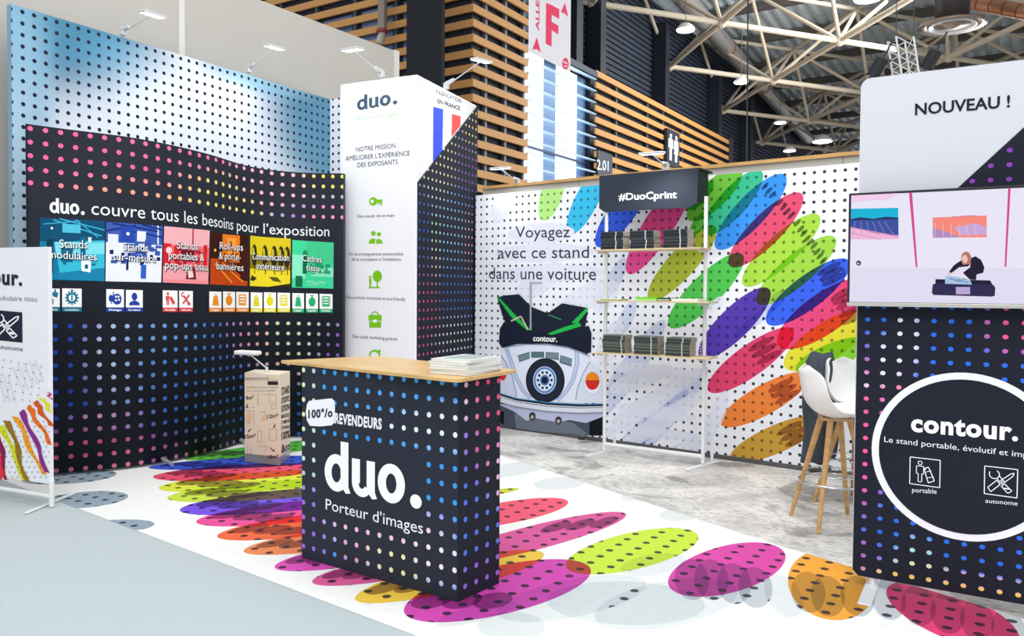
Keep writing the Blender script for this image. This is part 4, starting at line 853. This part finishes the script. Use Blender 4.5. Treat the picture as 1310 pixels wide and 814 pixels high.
text(PF, 'Configurez votre espace', b3(120, 270), b3(316, 270), b3(120, 262), '#6E6258', bx); text(PF, 'en un clin d’œil modulable', b3(125, 292), b3(302, 290), b3(125, 284), '#6E6258', bx)
for s_, a, b, c in [('STAND', (335, 316), (384, 300), 268), ("D'EXPO", (335, 368), (384, 350), 330), ('SITION', (335, 420), (384, 402), 380), ('MODULE', (335, 458), (384, 444), 434), ('COMPOSÉ', (335, 494), (386, 480), 472), ('D’ANGLE', (335, 526), (386, 514), 506), ('100%', (335, 590), (386, 574), 540), ('&co', (335, 672), (386, 645), 620)]:
    text(PSd, s_, b3(*a), b3(*b), b3(a[0], c), BK, bx, 1)
lb = PF.xyz(PF.uv(335, 478)[0], PH, -.06); lh = G(320, 451.5, .87)
lh = PF.xyz(PF.uv(320, 452)[0], PF.uv(320, 452)[1], .02)
tube('lamp_bracket', lb, lb+Vector((0, 0, .05)), .018, lm, bx, r2=.01)
tube('lamp_arm', lb+Vector((0, 0, .04)), lh, .006, lm, bx)
Mh = Matrix.Translation(lh) @ Matrix.Rotation(math.atan2(PF.d.y, PF.d.x), 4, 'Z')
box('lamp_head', -.115, .1, -.045, .045, -.012, .022, mat('#F0F0EE', .4), bx, .01, Mh)

# ==================================================================
# LEFT BANNER
# ==================================================================
ba = G(67, 650); bdv = (G(0, 628, .08)-G(62, 638, .08)).xy.normalized(); BN = Plane(ba.xy+bdv*1.0, ba.xy)
bn = thing('banner_stand', 'white fabric banner on a tube frame at the left edge', 'banner', (ba.x, ba.y, 0))
bt = BN.uv(62, 316)[1]; be = BN.uv(65, 500)[0]; bb = BN.uv(60, 618)[1]
sheet('banner_fabric', BN, 0, be, bb, bt, mat('#F1F1F6', .6, kind='fabric'), bn, th=.03, off=.015)
tube('post', BN.xyz(1.0-.005, .008), BN.xyz(1.0-.005, bb+.02), .016, wm, bn); tube('post', BN.xyz(0.03, .008), BN.xyz(.03, bb+.02), .016, wm, bn)
tube('bottom_tube', BN.xyz(0.03, .075), BN.xyz(.995, .075), .015, wm, bn)
f_a, f_b = G(32, 659).xy, G(97, 632).xy; e = (f_b-f_a).normalized(); e = Vector((-e.y, e.x))*.018
prism('foot', [f_a-e, f_a+e, f_b+e, f_b-e], .008, .012, wm, bn); o_ = bdv*.95
prism('foot', [f_a-e+o_, f_a+e+o_, f_b+e+o_, f_b-e+o_], .008, .012, wm, bn)
c2 = lambda x, y: (.1964*x, 300+.1964*y)
BP = Plane(BN.A+BN.n*.0, BN.B+BN.n*.0)
def bnt(s_, p0, p1, cp, h, bold=0): 
    Pn = Plane(BN.A+BN.n*.015, BN.B+BN.n*.015); text(Pn, s_, p0, p1, cp, h, bn, bold, off=.002, xh=(bold == 2))
bnt('contour.', (-52, 360.5), c2(146, 332), (-52, 347), '#2B2C46', 2)
bnt('cadre tubulaire tissu', (-25, 383.5), c2(242, 438), (-25, 377), '#85858E')
bnt('autonome', (-5, 446), c2(150, 762), (-5, 440), '#4A4A54')
Pn = Plane(BN.A+BN.n*.015, BN.B+BN.n*.015)
fq = quadfn(Pn, (-14, 396), c2(146, 508), c2(148, 706), (-12, 434.5))
decal('printed_icon', Pn, [(rect(0, 0, 1, 1), '#23253A'), (outl([(.1, .24), (.2, .1), (.48, .4), (.38, .54)], .04)+outl([(.5, .55), (.8, .82), (.9, .86), (.86, .74), (.58, .46)], .04)+ringp(.3, .74, .17, .13, a0=150, a1=420, n=14)+[line(.36, .62, .56, .4, .04), line(.46, .7, .62, .5, .04)]+outl([(.52, .34), (.62, .44), (.84, .22), (.72, .12)], .04)+[line(.6, .28, .76, .28, .08)], '#F4F4F8')], bn, fq, off=.002)
dr = cropfn(Pn, 0, 450, .2703)
def drip(x0, y0, x1, y1, w, c, hd):
    P = []; n = 12; L = []
    for i in range(n+1):
        t = i/n; x = x0+(x1-x0)*t+7*math.sin(t*9+x0); y = y0+(y1-y0)*t; ww = w*(.55+.45*abs(math.sin(t*7+x0*.1)))*(1-.35*t); P.append((x-ww, y)); L.append((x+ww, y+ww*.4))
    return (P+L[::-1], c)
drp = [drip(-30, 300, -5, 600, 18, '#C8203C', 1), drip(-2, 400, 25, 606, 18, '#8C1C4C', 1), drip(-4, 500, 10, 606, 17, '#E83040', 1), drip(10, 345, 120, 608, 21, '#D2DC28', 1), drip(42, 325, 128, 612, 17, '#9C7420', 1), drip(75, 305, 205, 580, 18, '#F4A020', 1), drip(110, 285, 228, 570, 18, '#8C2C8C', 1), drip(140, 262, 243, 438, 18, '#F0701C', 1), drip(170, 240, 243, 350, 20, '#D85C20', 1), drip(205, 218, 243, 285, 18, '#E4E028', 1), drip(232, 190, 242, 225, 10, '#C03070', 1)]
blobs_ = [([circ(x, y, 12, 16, 10) for x, y in [(112, 290), (142, 268), (176, 246)]][i:i+1], c) for i, c in enumerate(['#8C2C8C', '#F0701C', '#D85C20'])]
dts = []
for i in range(9):
    for j in range(12):
        x, y = 20+i*27+(j % 2)*12, 330+j*24
        if x < 238 and y < 598: dts.append(circ(x, y, 2.6, 3.2, 6))
for i in range(6):
    for j in range(6):
        x, y = 20+i*36-j*4, 40+j*34+i*6
        if 4 < x < 236: dts.append(circ(x, y, 2.4, 3.4, 6))
decal('printed_drips', Pn, [([line(60+i*26, 70+i*-8, 110+i*24, 190-i*12, 12) for i in range(5)]+[line(-5+i*22, 110, 25+i*22, 240, 10) for i in range(3)], '#E0E1EC')]+drp+blobs_+[(dts, '#3C406C')], bn, dr, off=.0015, step=.0002)
tube('top_tube', BN.xyz(0.01, bt-.012, 0.0), BN.xyz(be-.01, bt-.012, 0.0), .010, wm, bn)

# ==================================================================
# STOOLS AND COAT
# ==================================================================
wh = mat('#F2F1EE', .3); lw = mat('#D8AA6C', .45, kind='wood'); chm = mat('#D8DADC', .12, 1.0)
def stool(cx, cy, ang, leg_ang, label):
    t = thing('bar_stool', label, 'stool', (cx, cy, 0), 'white shell stools with wooden legs')
    prof = [(.235, -.035, .175), (.215, .0, .2), (.13, .0, .22), (.03, -.018, .232), (-.07, -.018, .235), (-.14, .02, .23), (-.185, .09, .222), (-.195, .15, .205), (-.205, .21, .175), (-.213, .25, .125), (-.215, .265, .06)]
    bm = bmesh.new(); R = []; c, s = math.cos(ang), math.sin(ang); nn = 12
    for i, (x, z, hw) in enumerate(prof):
        row = []
        for k in range(nn+1):
            q = -1+2*k/nn; y = hw*q; side = abs(q)**2.6; seatf = max(0, 1-i/5.0); backf = 1-seatf
            zz = z+.075*side*(1 if i > 0 else .4)*(seatf+.5*backf); xx = x+side*(.0*seatf+.11*backf if i < 9 else .05)
            row.append(bm.verts.new((cx+c*xx-s*y, cy+s*xx+c*y, .695+zz)))
        R.append(row)
    for A, B in zip(R, R[1:]):
        for k in range(nn): bm.faces.new((A[k], A[k+1], B[k+1], B[k]))
    sh = finish(bm, 'seat_shell', wh, t, smooth=True); m = sh.modifiers.new('thick', 'SOLIDIFY'); m.thickness = .014; m.offset = 0; m2 = sh.modifiers.new('sub', 'SUBSURF'); m2.levels = 1; m2.render_levels = 2
    box('under_frame', -.09, .09, -.09, .09, .655, .675, mat('#C8A878', .4), t, .004, Matrix.Translation((cx, cy, 0)) @ Matrix.Rotation(ang, 4, 'Z'))
    tops = []; R_ = .27
    for k in range(4):
        a = leg_ang+k*math.pi/2; f = Vector((cx+R_*math.cos(a), cy+R_*math.sin(a), 0)); tp = Vector((cx+.085*math.cos(a), cy+.085*math.sin(a), .665)); tube('leg', f, tp, .013, lw, t, r2=.02); tops.append((f, tp))
    bm = bmesh.new(); rr = .27+(.085-.27)*(.27/.665)+.012; pts_ = [(cx+rr*math.cos(i*math.pi/18), cy+rr*math.sin(i*math.pi/18), .27) for i in range(37)]
    bm_path(bm, pts_, .008, 8); finish(bm, 'footrest_ring', chm, t, smooth=True)
    bm = bmesh.new(); rr = .27+(.085-.27)*(.31/.665)-.012; pts_ = [(cx+rr*math.cos(i*math.pi/18), cy+rr*math.sin(i*math.pi/18), .32) for i in range(37)]
    bm_path(bm, pts_, .004, 8); finish(bm, 'brace_ring', chm, t, smooth=True)
    return t
f1_, f2_ = G(1013, 660).xy, G(1047, 683).xy; f4_ = G(1084, 659).xy
s1c = (f2_+f4_)/2
stool(s1c.x, s1c.y, math.radians(20), math.atan2(f2_.y-s1c.y, f2_.x-s1c.x), 'white shell bar stool nearest the camera, beside the right stand')
g1, g2 = G(1032, 641).xy, G(1065.6, 632).xy
s2c = g1+(g2-g1)*.5+Vector(((g2-g1).y, -(g2-g1).x))*.62
s2c += Vector((.06, .0))
stool(s2c.x, s2c.y, math.radians(-25), math.atan2(g1.y-s2c.y, g1.x-s2c.x), 'white shell bar stool behind the nearer one, grey coat on its back')
# coat
bm = bmesh.new(); rg = []; ccx, ccy = s2c.x-.285, s2c.y+.14
for i in range(26):
    t = i/25; z = .25+t*.79; row = []
    for k in range(40):
        a = 2*math.pi*k/40
        ry = (.27-.03*t)*(1-.6*max(0, t-.78)/.22) ; rx = .105*(1-.35*max(0, t-.85)/.15)
        f = 1+.10*math.sin(5*a+2.2*math.sin(t*5))*(1-t*.6)+.05*math.sin(11*a+t*8)
        row.append(bm.verts.new((ccx+rx*f*math.cos(a)+.02*math.sin(t*6)+.03*t, ccy+ry*f*math.sin(a), z+.012*math.sin(3*a)*(1-t)-(.05*t*abs(math.sin(a))))))
    rg.append(row)
for A, B in zip(rg, rg[1:]):
    for k in range(40): bm.faces.new((A[k], A[(k+1) % 40], B[(k+1) % 40], B[k]))
bm.faces.new(rg[0][::-1]); bm.faces.new(rg[-1])
ct = finish(bm, 'coat', mat('#3C424B', .9, kind='fabric'), smooth=True); m = ct.modifiers.new('sub', 'SUBSURF'); m.levels = 1; m.render_levels = 1
tag(ct, 'dark grey coat draped over the back of the rear bar stool', 'coat')

# ==================================================================
# HALL BEHIND
# ==================================================================
fc0 = C0+ray(605, 50)*16; FX, FY = fc0.x, fc0.y
zslat = (C0+ray(605, 5.3+19)*16).z
dark = mat('#1C222D', .7, kind='paint'); slm = mat('#CC9450', .6, kind='wood')
UB = {}
def unit_box(m):
    if m.name not in UB:
        me = bpy.data.meshes.new('unit_board'); b = bmesh.new(); bm_box(b, -.5, .5, -.5, .5, -.5, .5); b.to_mesh(me); b.free(); me.materials.append(m); UB[m.name] = me
    return UB[m.name]
def ub(name, x0, x1, y0, y1, z0, z1, m, parent):
    o = bpy.data.objects.new(name, unit_box(m)); COL.objects.link(o); o.parent = parent
    o.location = Vector(((x0+x1)/2, (y0+y1)/2, (z0+z1)/2))-parent.location; o.scale = (x1-x0, y1-y0, z1-z0); return o
# front-facing clad wall
wb = thing('wall_back', 'dark hall building wall clad in pale timber slats', 'wall', (FX, FY, 0)); del wb['category']; tag(wb, kind='structure')
ub('wall_core', FX-11, FX-.12, FY+.12, FY+.5, 0, 10.5, dark, wb)
k0 = -14
zs = [zslat-.3*k for k in range(-10, 13)]
for z in zs:
    ub('timber_slat', FX-9.5, FX+.02, FY-.02, FY+.03, z-.15, z, slm, wb)
for i in range(8): ub('stud', FX-.9-1.2*i, FX-.82-1.2*i, FY+.03, FY+.12, 0, 10, mat('#39424E', .6), wb)
for i in range(7):
    ub('office_window', FX-1.9-1.2*i, FX-1.0-1.2*i, FY+.1, FY+.125, 6.3, 7.6, mat('#5B6E96', .2), wb)
# side wall along the hall
wr = thing('wall_side', 'long hall side wall with slats, tall window and dark cladding', 'wall', (FX, FY+.2, 0)); del wr['category']; tag(wr, kind='structure')
def Yat(px, py=100): return onX(px, py, FX).y
y675, y708, y724, y750, y762, y933 = Yat(675), Yat(709), Yat(724), Yat(751), Yat(762), Yat(933)
ub('wall_core', FX-.5, FX-.15, FY+.5, y675, 0, 10.5, dark, wr)
for z in zs: ub('timber_slat', FX-.03, FX+.02, FY+.03, y675, z-.15, z, slm, wr)
for i in range(3): ub('stud', FX-.13, FX-.04, FY+.5+i*.75, FY+.58+i*.75, 0, 10, mat('#59606A', .5), wr)
zf = [7.16-.3*k for k in range(0, 16)]
for z in zf:
    ub('timber_slat', FX-.03, FX+.02, y762, y933, z-.15, z, slm, wr)
ub('wall_core', FX-.5, FX-.15, y762, y933+.4, 0, 7.2, dark, wr)
ub('end_post', FX-.3, FX+.05, y933, y933+.45, 0, 7.3, mat('#12161E', .6), wr)
for p in (790, 830, 850, 875): ub('stud', FX-.13, FX-.04, Yat(p), Yat(p)+.1, 0, 7.1, mat('#3C4552', .5), wr)
# cladding higher up and beyond, in horizontal boards
clad = mat('#323B4A', .5, .3)
ub('upper_wall', FX-1.3, FX-1.0, y675, 60, 0, 11, mat('#161B24', .8), wr)
for k in range(26): ub('cladding_board', FX-1.0, FX-.93, y675, 60, 6.6+k*.17, 6.72+k*.17, clad, wr)
for k in range(14): ub('cladding_board', FX-1.0, FX-.93, y933+.5, 60, 3.5+k*.22, 3.66+k*.22, clad, wr)
for k, p in enumerate((757, 787, 868, 935, 975)):
    y = Yat(p, 120); ub('steel_column', FX-.9, FX-.45, y, y+.35, 0, 10.2, mat('#151B28', .5), wr)
ub('window_head', FX-.2, FX+.06, y675, y762, 6.95, 7.1, mat('#232F44', .5), wr)
wn = thing('window_1', 'tall bright window behind thin louvres', 'window', (FX, y675, 0)); del wn['category']; tag(wn, kind='structure')
gl = mat('#EAF4FF', .3, 0, 3.0); fr = mat('#5C7FA8', .4, .2)
ub('pane', FX-.32, FX-.3, y675+.12, y708, 1, 6.95, gl, wn); ub('pane', FX-.32, FX-.3, y724, y750, 1, 6.95, gl, wn)
for a, b in ((y675, y675+.12), (y708, y724), (y750, y762)): ub('window_post', FX-.42, FX-.28, a, b, 0, 6.95, fr, wn)
ub('crossbar', FX-.29, FX-.24, y675, y762, 4.72, 4.78, mat('#2C4468', .5), wn)
for k in range(17): ub('louvre', FX-.06, FX+.03, y675, y762, 6.9-.3*k, 6.925-.3*k, mat('#A9C6DE', .4), wn)
# black pillar in front of the clad wall
p0, p1 = onY(520, 60, FY-.9), onY(565, 60, FY-.9)
pl = thing('steel_pillar', 'thick black pillar rising behind the white tower', 'pillar', (p0.x, FY-.9, 0)); 
box('shaft', p0.x, p1.x, FY-.9, FY-.8, .012, 10.4, mat('#0E131B', .9, kind='paint'), pl); box('base_plate', p0.x-.1, p1.x+.1, FY-1.0, FY-.7, .001, .011, mat('#2A3038', .5), pl)
# drain pipe
pp = thing('drain_pipe', 'grey vertical pipe with a bend on the slatted wall', 'pipe', tuple(onY(489, 55, FY-.25)))
a = onY(490, -60, FY-.25); b = onY(489, 40, FY-.25); c = onY(486, 56, FY-.25)
tube('pipe', a, b, .1, mat('#8A8078', .5, .4), pp); bm = bmesh.new(); bm_path(bm, [b, b+Vector((0, -.02, -.12)), (b+c)/2+Vector((-.02, 0, -.06)), c], .085); finish(bm, 'elbow', mat('#B8B0A4', .5), pp, smooth=True)
lathe('collar', [(.11, -.04), (.13, -.02), (.13, .02), (.11, .04)], mat('#8C3038', .5), pp, Matrix.Translation(b))

# hanging aisle sign
ABX = onX(677, 40, FX+3.2)
SG = Plane((FX+3.2, onX(677, 40, FX+3.2).y), (FX+3.2, onX(730, 40, FX+3.2).y))
sg = thing('aisle_banner', 'white hanging aisle banner with a big pink letter F', 'banner', (SG.A.x, SG.A.y, SG.uv(677, 66)[1]))
bt1 = SG.uv(677, 66)[1]
sheet('banner_cloth', SG, 0, SG.L, bt1, bt1+1.9, mat('#ECE8EE', .7, kind='fabric'), sg, th=.01)
g2_ = lambda x, y: (560+.2948*x, .2948*y); gf = cropfn(SG, 560, 0, .2948); PK = '#F03C68'
decal('letter', SG, [([[(470, 12), (494, 22), (494, 202), (468, 190)], [(490, 20), (527, 40), (527, 82), (490, 62)], [(490, 92), (524, 112), (523, 150), (490, 128)]], PK)], sg, gf, label='big pink letter F')
decal('arrow', SG, [([[(430, 162), (448, 228), (430, 214), (410, 214)]], PK)], sg, gf); decal('arrow', SG, [([[(552, 12), (566, 74), (550, 58), (534, 52)]], PK)], sg, gf)
decal('emblem', SG, [(EL(554, 277, 14, 26), PK), ([line(545, 268, 562, 276, 5), line(548, 288, 562, 286, 4)], '#ECE8EE')], sg, gf)
V, Fc = glyphs('ALLEE F', 1); x0 = min(v[0] for v in V); x1 = max(v[0] for v in V); a = Vector(SG.uv(*g2_(440, 136))); b = Vector(SG.uv(*g2_(438, -70))); k = abs(SG.uv(*g2_(424, 60))[0]-SG.uv(*g2_(440, 60))[0])/.72
me = bpy.data.meshes.new('lettering'); me.from_pydata([SG.xyz(a.x-y*k, a.y+(b.y-a.y)*(x-x0)/(x1-x0), .003) for x, y in V], [], Fc); link('lettering', me, mat(PK, .7, kind='print'), sg)
for u in (.05, SG.L-.05): q = SG.xyz(u, bt1+1.9, -.005); tube('hanging_wire', q, q+Vector((0, 0, 3)), .006, mat('#5A5A60', .5), sg, n=6)
q0 = SG.xyz(SG.L*.15, bt1, 0)
# small signs on side wall
WC = Plane((FX+.14, Yat(848, 190)), (FX+.14, Yat(864, 190)))
w2 = thing('toilet_sign', 'dark sign with white man and woman figures on the slats', 'sign', tuple(WC.xyz(0, 5)))
zc1, zc0 = WC.uv(848, 161)[1], WC.uv(848, 208)[1]
sheet('sign_board', WC, 0, WC.L, zc0, zc1, mat('#1E2633', .5), w2, th=.1)
def person_(x, sk): 
    P = [circ(x, .83, .085, .055, 12), rect(x-.09, .48, x+.09, .76), line(x-.14, .74, x-.16, .48, .05), line(x+.14, .74, x+.16, .48, .05), rect(x-.08, .14, x-.01, .5), rect(x+.01, .14, x+.08, .5)]
    if sk: P.append([(x-.05, .7), (x+.05, .7), (x+.17, .36), (x-.17, .36)])
    return P
decal('figures', WC, [(person_(.28, 0)+person_(.72, 1), '#F2F6F8')], w2, lambda x, y: (x*WC.L, zc0+(zc1-zc0)*y), off=.003)
NS = Plane((FX+.06, Yat(762.5, 200)), (FX+.06, Yat(781, 200)))
w3 = thing('number_sign', 'dark number sign reading 2.01 at the foot of the tall window', 'sign', tuple(NS.xyz(0, 4.4)))
nz1, nz0 = NS.uv(762, 191)[1], NS.uv(762, 232)[1]
sheet('sign_board', NS, 0, NS.L, nz0, nz1, mat('#252E40', .5), w3, th=.03)
text(NS, '2.01', g2_(690, 735), g2_(741, 742), g2_(690, 690), '#C9D4E0', w3, 1, off=.003)

# ------------------------------------------------------------------ ceiling: space frame and metal deck
ce = thing('ceiling', 'pale tube space frame under a corrugated metal roof', 'ceiling', (0, 0, 0)); del ce['category']; tag(ce, kind='structure')
def node(i, j, top=0): 
    X = -10.1+2.72*i; Y = 20.0+2.92*j; return Vector((X, Y, 9.42-.062*(Y-20)+(2.0 if top else 0)))
tm_ = mat('#CFC2AD', .5, kind='metalg'); cyl = bpy.data.meshes.new('unit_tube'); b = bmesh.new(); bm_tube(b, (0, 0, -.5), (0, 0, .5), 1, n=8); b.to_mesh(cyl); b.free(); cyl.materials.append(tm_)
T = []
IR, JR = range(0, 10), range(-3, 9)
for i in IR:
    for j in JR:
        if (i+j) % 2 == 0:
            for di, dj in ((1, 1), (1, -1)):
                if (i+di) in IR and (j+dj) in JR: T.append((node(i, j), node(i+di, j+dj), .085))
            for di, dj in ((1, 0), (-1, 0), (0, 1), (0, -1)):
                if (i+di) in IR and (j+dj) in JR: T.append((node(i, j), node(i+di, j+dj, 1), .06))
            if i == 0: T.append((node(0, j), node(0, j)-(node(1, j+1)-node(0, j)).normalized()*.7, .085))
        else:
            for di, dj in ((1, 1), (1, -1)):
                if (i+di) in IR and (j+dj) in JR: T.append((node(i, j, 1), node(i+di, j+dj, 1), .07))
T.sort(key=lambda t: ((t[0]+t[1])/2-C0).length)
far = bmesh.new()
for k, (a, b, r) in enumerate(T):
    if k < 290:
        o = bpy.data.objects.new('truss_tube', cyl); COL.objects.link(o); o.parent = ce; o.location = (a+b)/2; o.rotation_mode = 'QUATERNION'; o.rotation_quaternion = (b-a).to_track_quat('Z', 'Y'); o.scale = (r, r, (b-a).length)
    else: bm_tube(far, a, b, r, n=6)
fo = finish(far, 'truss_tube_far', tm_, ce); fo['kind'] = 'stuff'; fo.name = 'distant_truss_tubes'
js = bpy.data.meshes.new('joint'); b = bmesh.new(); bmesh.ops.create_icosphere(b, subdivisions=2, radius=.17); b.to_mesh(js); b.free(); js.materials.append(tm_)
for i in IR:
    for j in JR:
        if (i+j) % 2 == 0: o = bpy.data.objects.new('truss_joint', js); COL.objects.link(o); o.parent = ce; o.location = node(i, j)
# deck in bays, zigzag ribs
deck = mat('#DCE8EE', .4, .2, kind='metalg'); beam = mat('#5A5650', .7)
for bay in range(8):
    y0 = 12+bay*6.0; bm = bmesh.new(); n = 260; prev = None
    for k in range(n+1):
        x = -11+k*26/n; zz = 2.55+(.07 if k % 4 in (1, 2) else 0)
        a_ = bm.verts.new((x, y0, 9.42-.062*(y0-20)+zz)); b_ = bm.verts.new((x, y0+6, 9.42-.062*(y0-14)+zz))
        if prev: bm.faces.new((prev[0], a_, b_, prev[1]))
        prev = (a_, b_)
    finish(bm, 'roof_sheet', deck, ce)
for k in range(16):
    y = 13+k*3.0; z = 9.42-.062*(y-20)+2.28; bm = bmesh.new(); bm_box(bm, -11, 15, y-.12, y+.12, z-.05, z+.22); finish(bm, 'roof_beam', beam, ce)

# ducts, diffuser, rig
def pix(px, py, dist): return C0+ray(px, py)*dist
dct = thing('ventilation_duct', 'long grey round duct running under the roof', 'duct', tuple(pix(895, -12, 26)))
P = [pix(868, -10, 24)+(pix(1034, 178, 44)-pix(868, -10, 24))*t for t in (0, .25, .5, .75, 1)]
for a, b in zip(P, P[1:]):
    tube('duct_section', a, b-(b-a).normalized()*.1, .30, mat('#A8A4A2', .4, .6), dct, n=18); tube('duct_collar', b-(b-a).normalized()*.1, b, .33, mat('#8C5A50', .5, .3), dct, n=18)
df = thing('ceiling_diffuser', 'round copper-tinted air diffuser high at the upper right', 'air diffuser', tuple(pix(1217, 34, 15)))
dc = pix(1218, 34, 15); Md = Matrix.Translation(dc)
cop = mat('#A08C80', .35, .8)
lathe('outer_ring', [(.56, .05), (.58, 0), (.42, .02), (.40, .06)], cop, df, Md, 40); lathe('inner_ring', [(.41, .03), (.42, -.01), (.37, .0), (.36, .04)], mat('#E8ECEC', .3), df, Md, 40); lathe('cone', [(.30, .04), (.31, .02), (.05, -.04), (.01, -.05)], cop, df, Md, 40)
lathe('duct_drop', [(.30, .06), (.30, 1.6)], mat('#4A4644', .5, .5), df, Md, 32)
d2_ = thing('spiral_duct', 'copper coloured duct leaving the upper right corner', 'duct', tuple(pix(1240, 5, 15.4)))
a, b = pix(1240, 2, 15.6), pix(1345, 22, 14.0)
for k in range(6): q1, q2 = a.lerp(b, k/6), a.lerp(b, (k+.92)/6); tube('duct_section', q1, q2, .14, mat('#C08868', .3, .7), d2_, n=18)
# lighting tower with projectors
rg_ = thing('rig_tower', 'white lattice truss tower hanging above the right stand', 'truss', tuple(pix(1160, 100, 11)))
wt = mat('#E0DEE0', .4); a0 = pix(1152, 50, 11); a1 = pix(1163, 125, 11); ax = RM @ Vector((1, 0, 0)); ay = Vector((-ax.y, ax.x, 0)).normalized(); ax.z = 0; ax.normalize()
cs = [ax*.12*i+ay*.12*j for i, j in ((-1, -1), (1, -1), (1, 1), (-1, 1))]
for c_ in cs: tube('chord', a0+c_, a1+c_, .014, wt, rg_, n=8)
for k in range(6):
    for m_ in range(4):
        q1 = a0.lerp(a1, k/6)+cs[m_]; q2 = a0.lerp(a1, (k+1)/6)+cs[(m_+1) % 4]; tube('lacing', q1, q2, .008, wt, rg_, n=6)
for c_ in cs[:2]: tube('hanging_wire', a0+c_, a0+c_+Vector((0, 0, 6.2)), .006, mat('#3A3A40', .5), rg_, n=6)
for px, py, l in [(1190, 78, 'black projector right of the lattice tower'), (1122, 88, 'black projector left of the lattice tower')]:
    c_ = pix(px, py, 11); t = thing('stage_projector', l, 'stage light', tuple(c_), 'black projectors on the rig'); M_ = Matrix.Translation(c_) @ Matrix.Rotation(.5, 4, 'Y')
    lathe('housing', [(.07, .14), (.09, .12), (.09, -.1), (.11, -.12)], mat('#14141C', .4), t, M_, 16); lathe('lens', [(.095, -.12), (.02, -.125)], mat('#3C4C60', .1), t, M_, 16)
    box('yoke', -.12, .12, -.015, .015, .14, .17, mat('#14141C', .4), t, 0, M_); tube('clamp', M_ @ Vector((0, 0, .17)), M_ @ Vector((0, 0, .42)), .012, mat('#24242C', .4), t, n=8)
# hall lamps
for px, py, d_, r_2, l in [(877, 38, 22, .34, 'white high-bay lamp left, just under the nearest truss chord'), (948, 105, 25, .3, 'white high-bay lamp by the grey duct'), (998, 157, 33, .33, 'white high-bay lamp low down, second from the far end'), (1052, 181, 34, .55, 'big glaring high-bay lamp above the wooden cap'), (1010, 193, 34, .35, 'small high-bay lamp lowest over the wooden cap'), (1110, -2, 17, .38, 'high-bay lamp at the top edge of the picture')]:
    r_2 *= .78; c_ = pix(px, py, d_); t = thing('hall_lamp', l, 'lamp', tuple(c_), 'high-bay lamps under the roof'); Ml = Matrix.Translation(c_)
    lathe('lamp_shade', [(r_2*.22, r_2*.7), (r_2*.5, r_2*.6), (r_2*.85, r_2*.25), (r_2, 0), (r_2*.97, 0)], mat('#E6E4E0', .4), t, Ml, 24)
    lathe('lamp_glass', [(r_2*.93, 0), (r_2*.9, -.03)], mat('#FFFDF6', .5, 0, 6.0 if px == 1052 else 3.0), t, Ml, 24)
    tube('cable', c_+Vector((0, 0, .15)), c_+Vector((0, 0, 3.4 if px == 1010 else 2.0)), .012, mat('#50504E', .5), t, n=6)
cb = pix(958, 0, 13); tag(tube('hanging_cable', pix(957, -30, 13), Vector((pix(958, 100, 13).x, pix(958, 100, 13).y, 2.3)), .012, mat('#1C2028', .5), n=6), 'thin dark cable hanging in front of the roof trusses', 'cable')
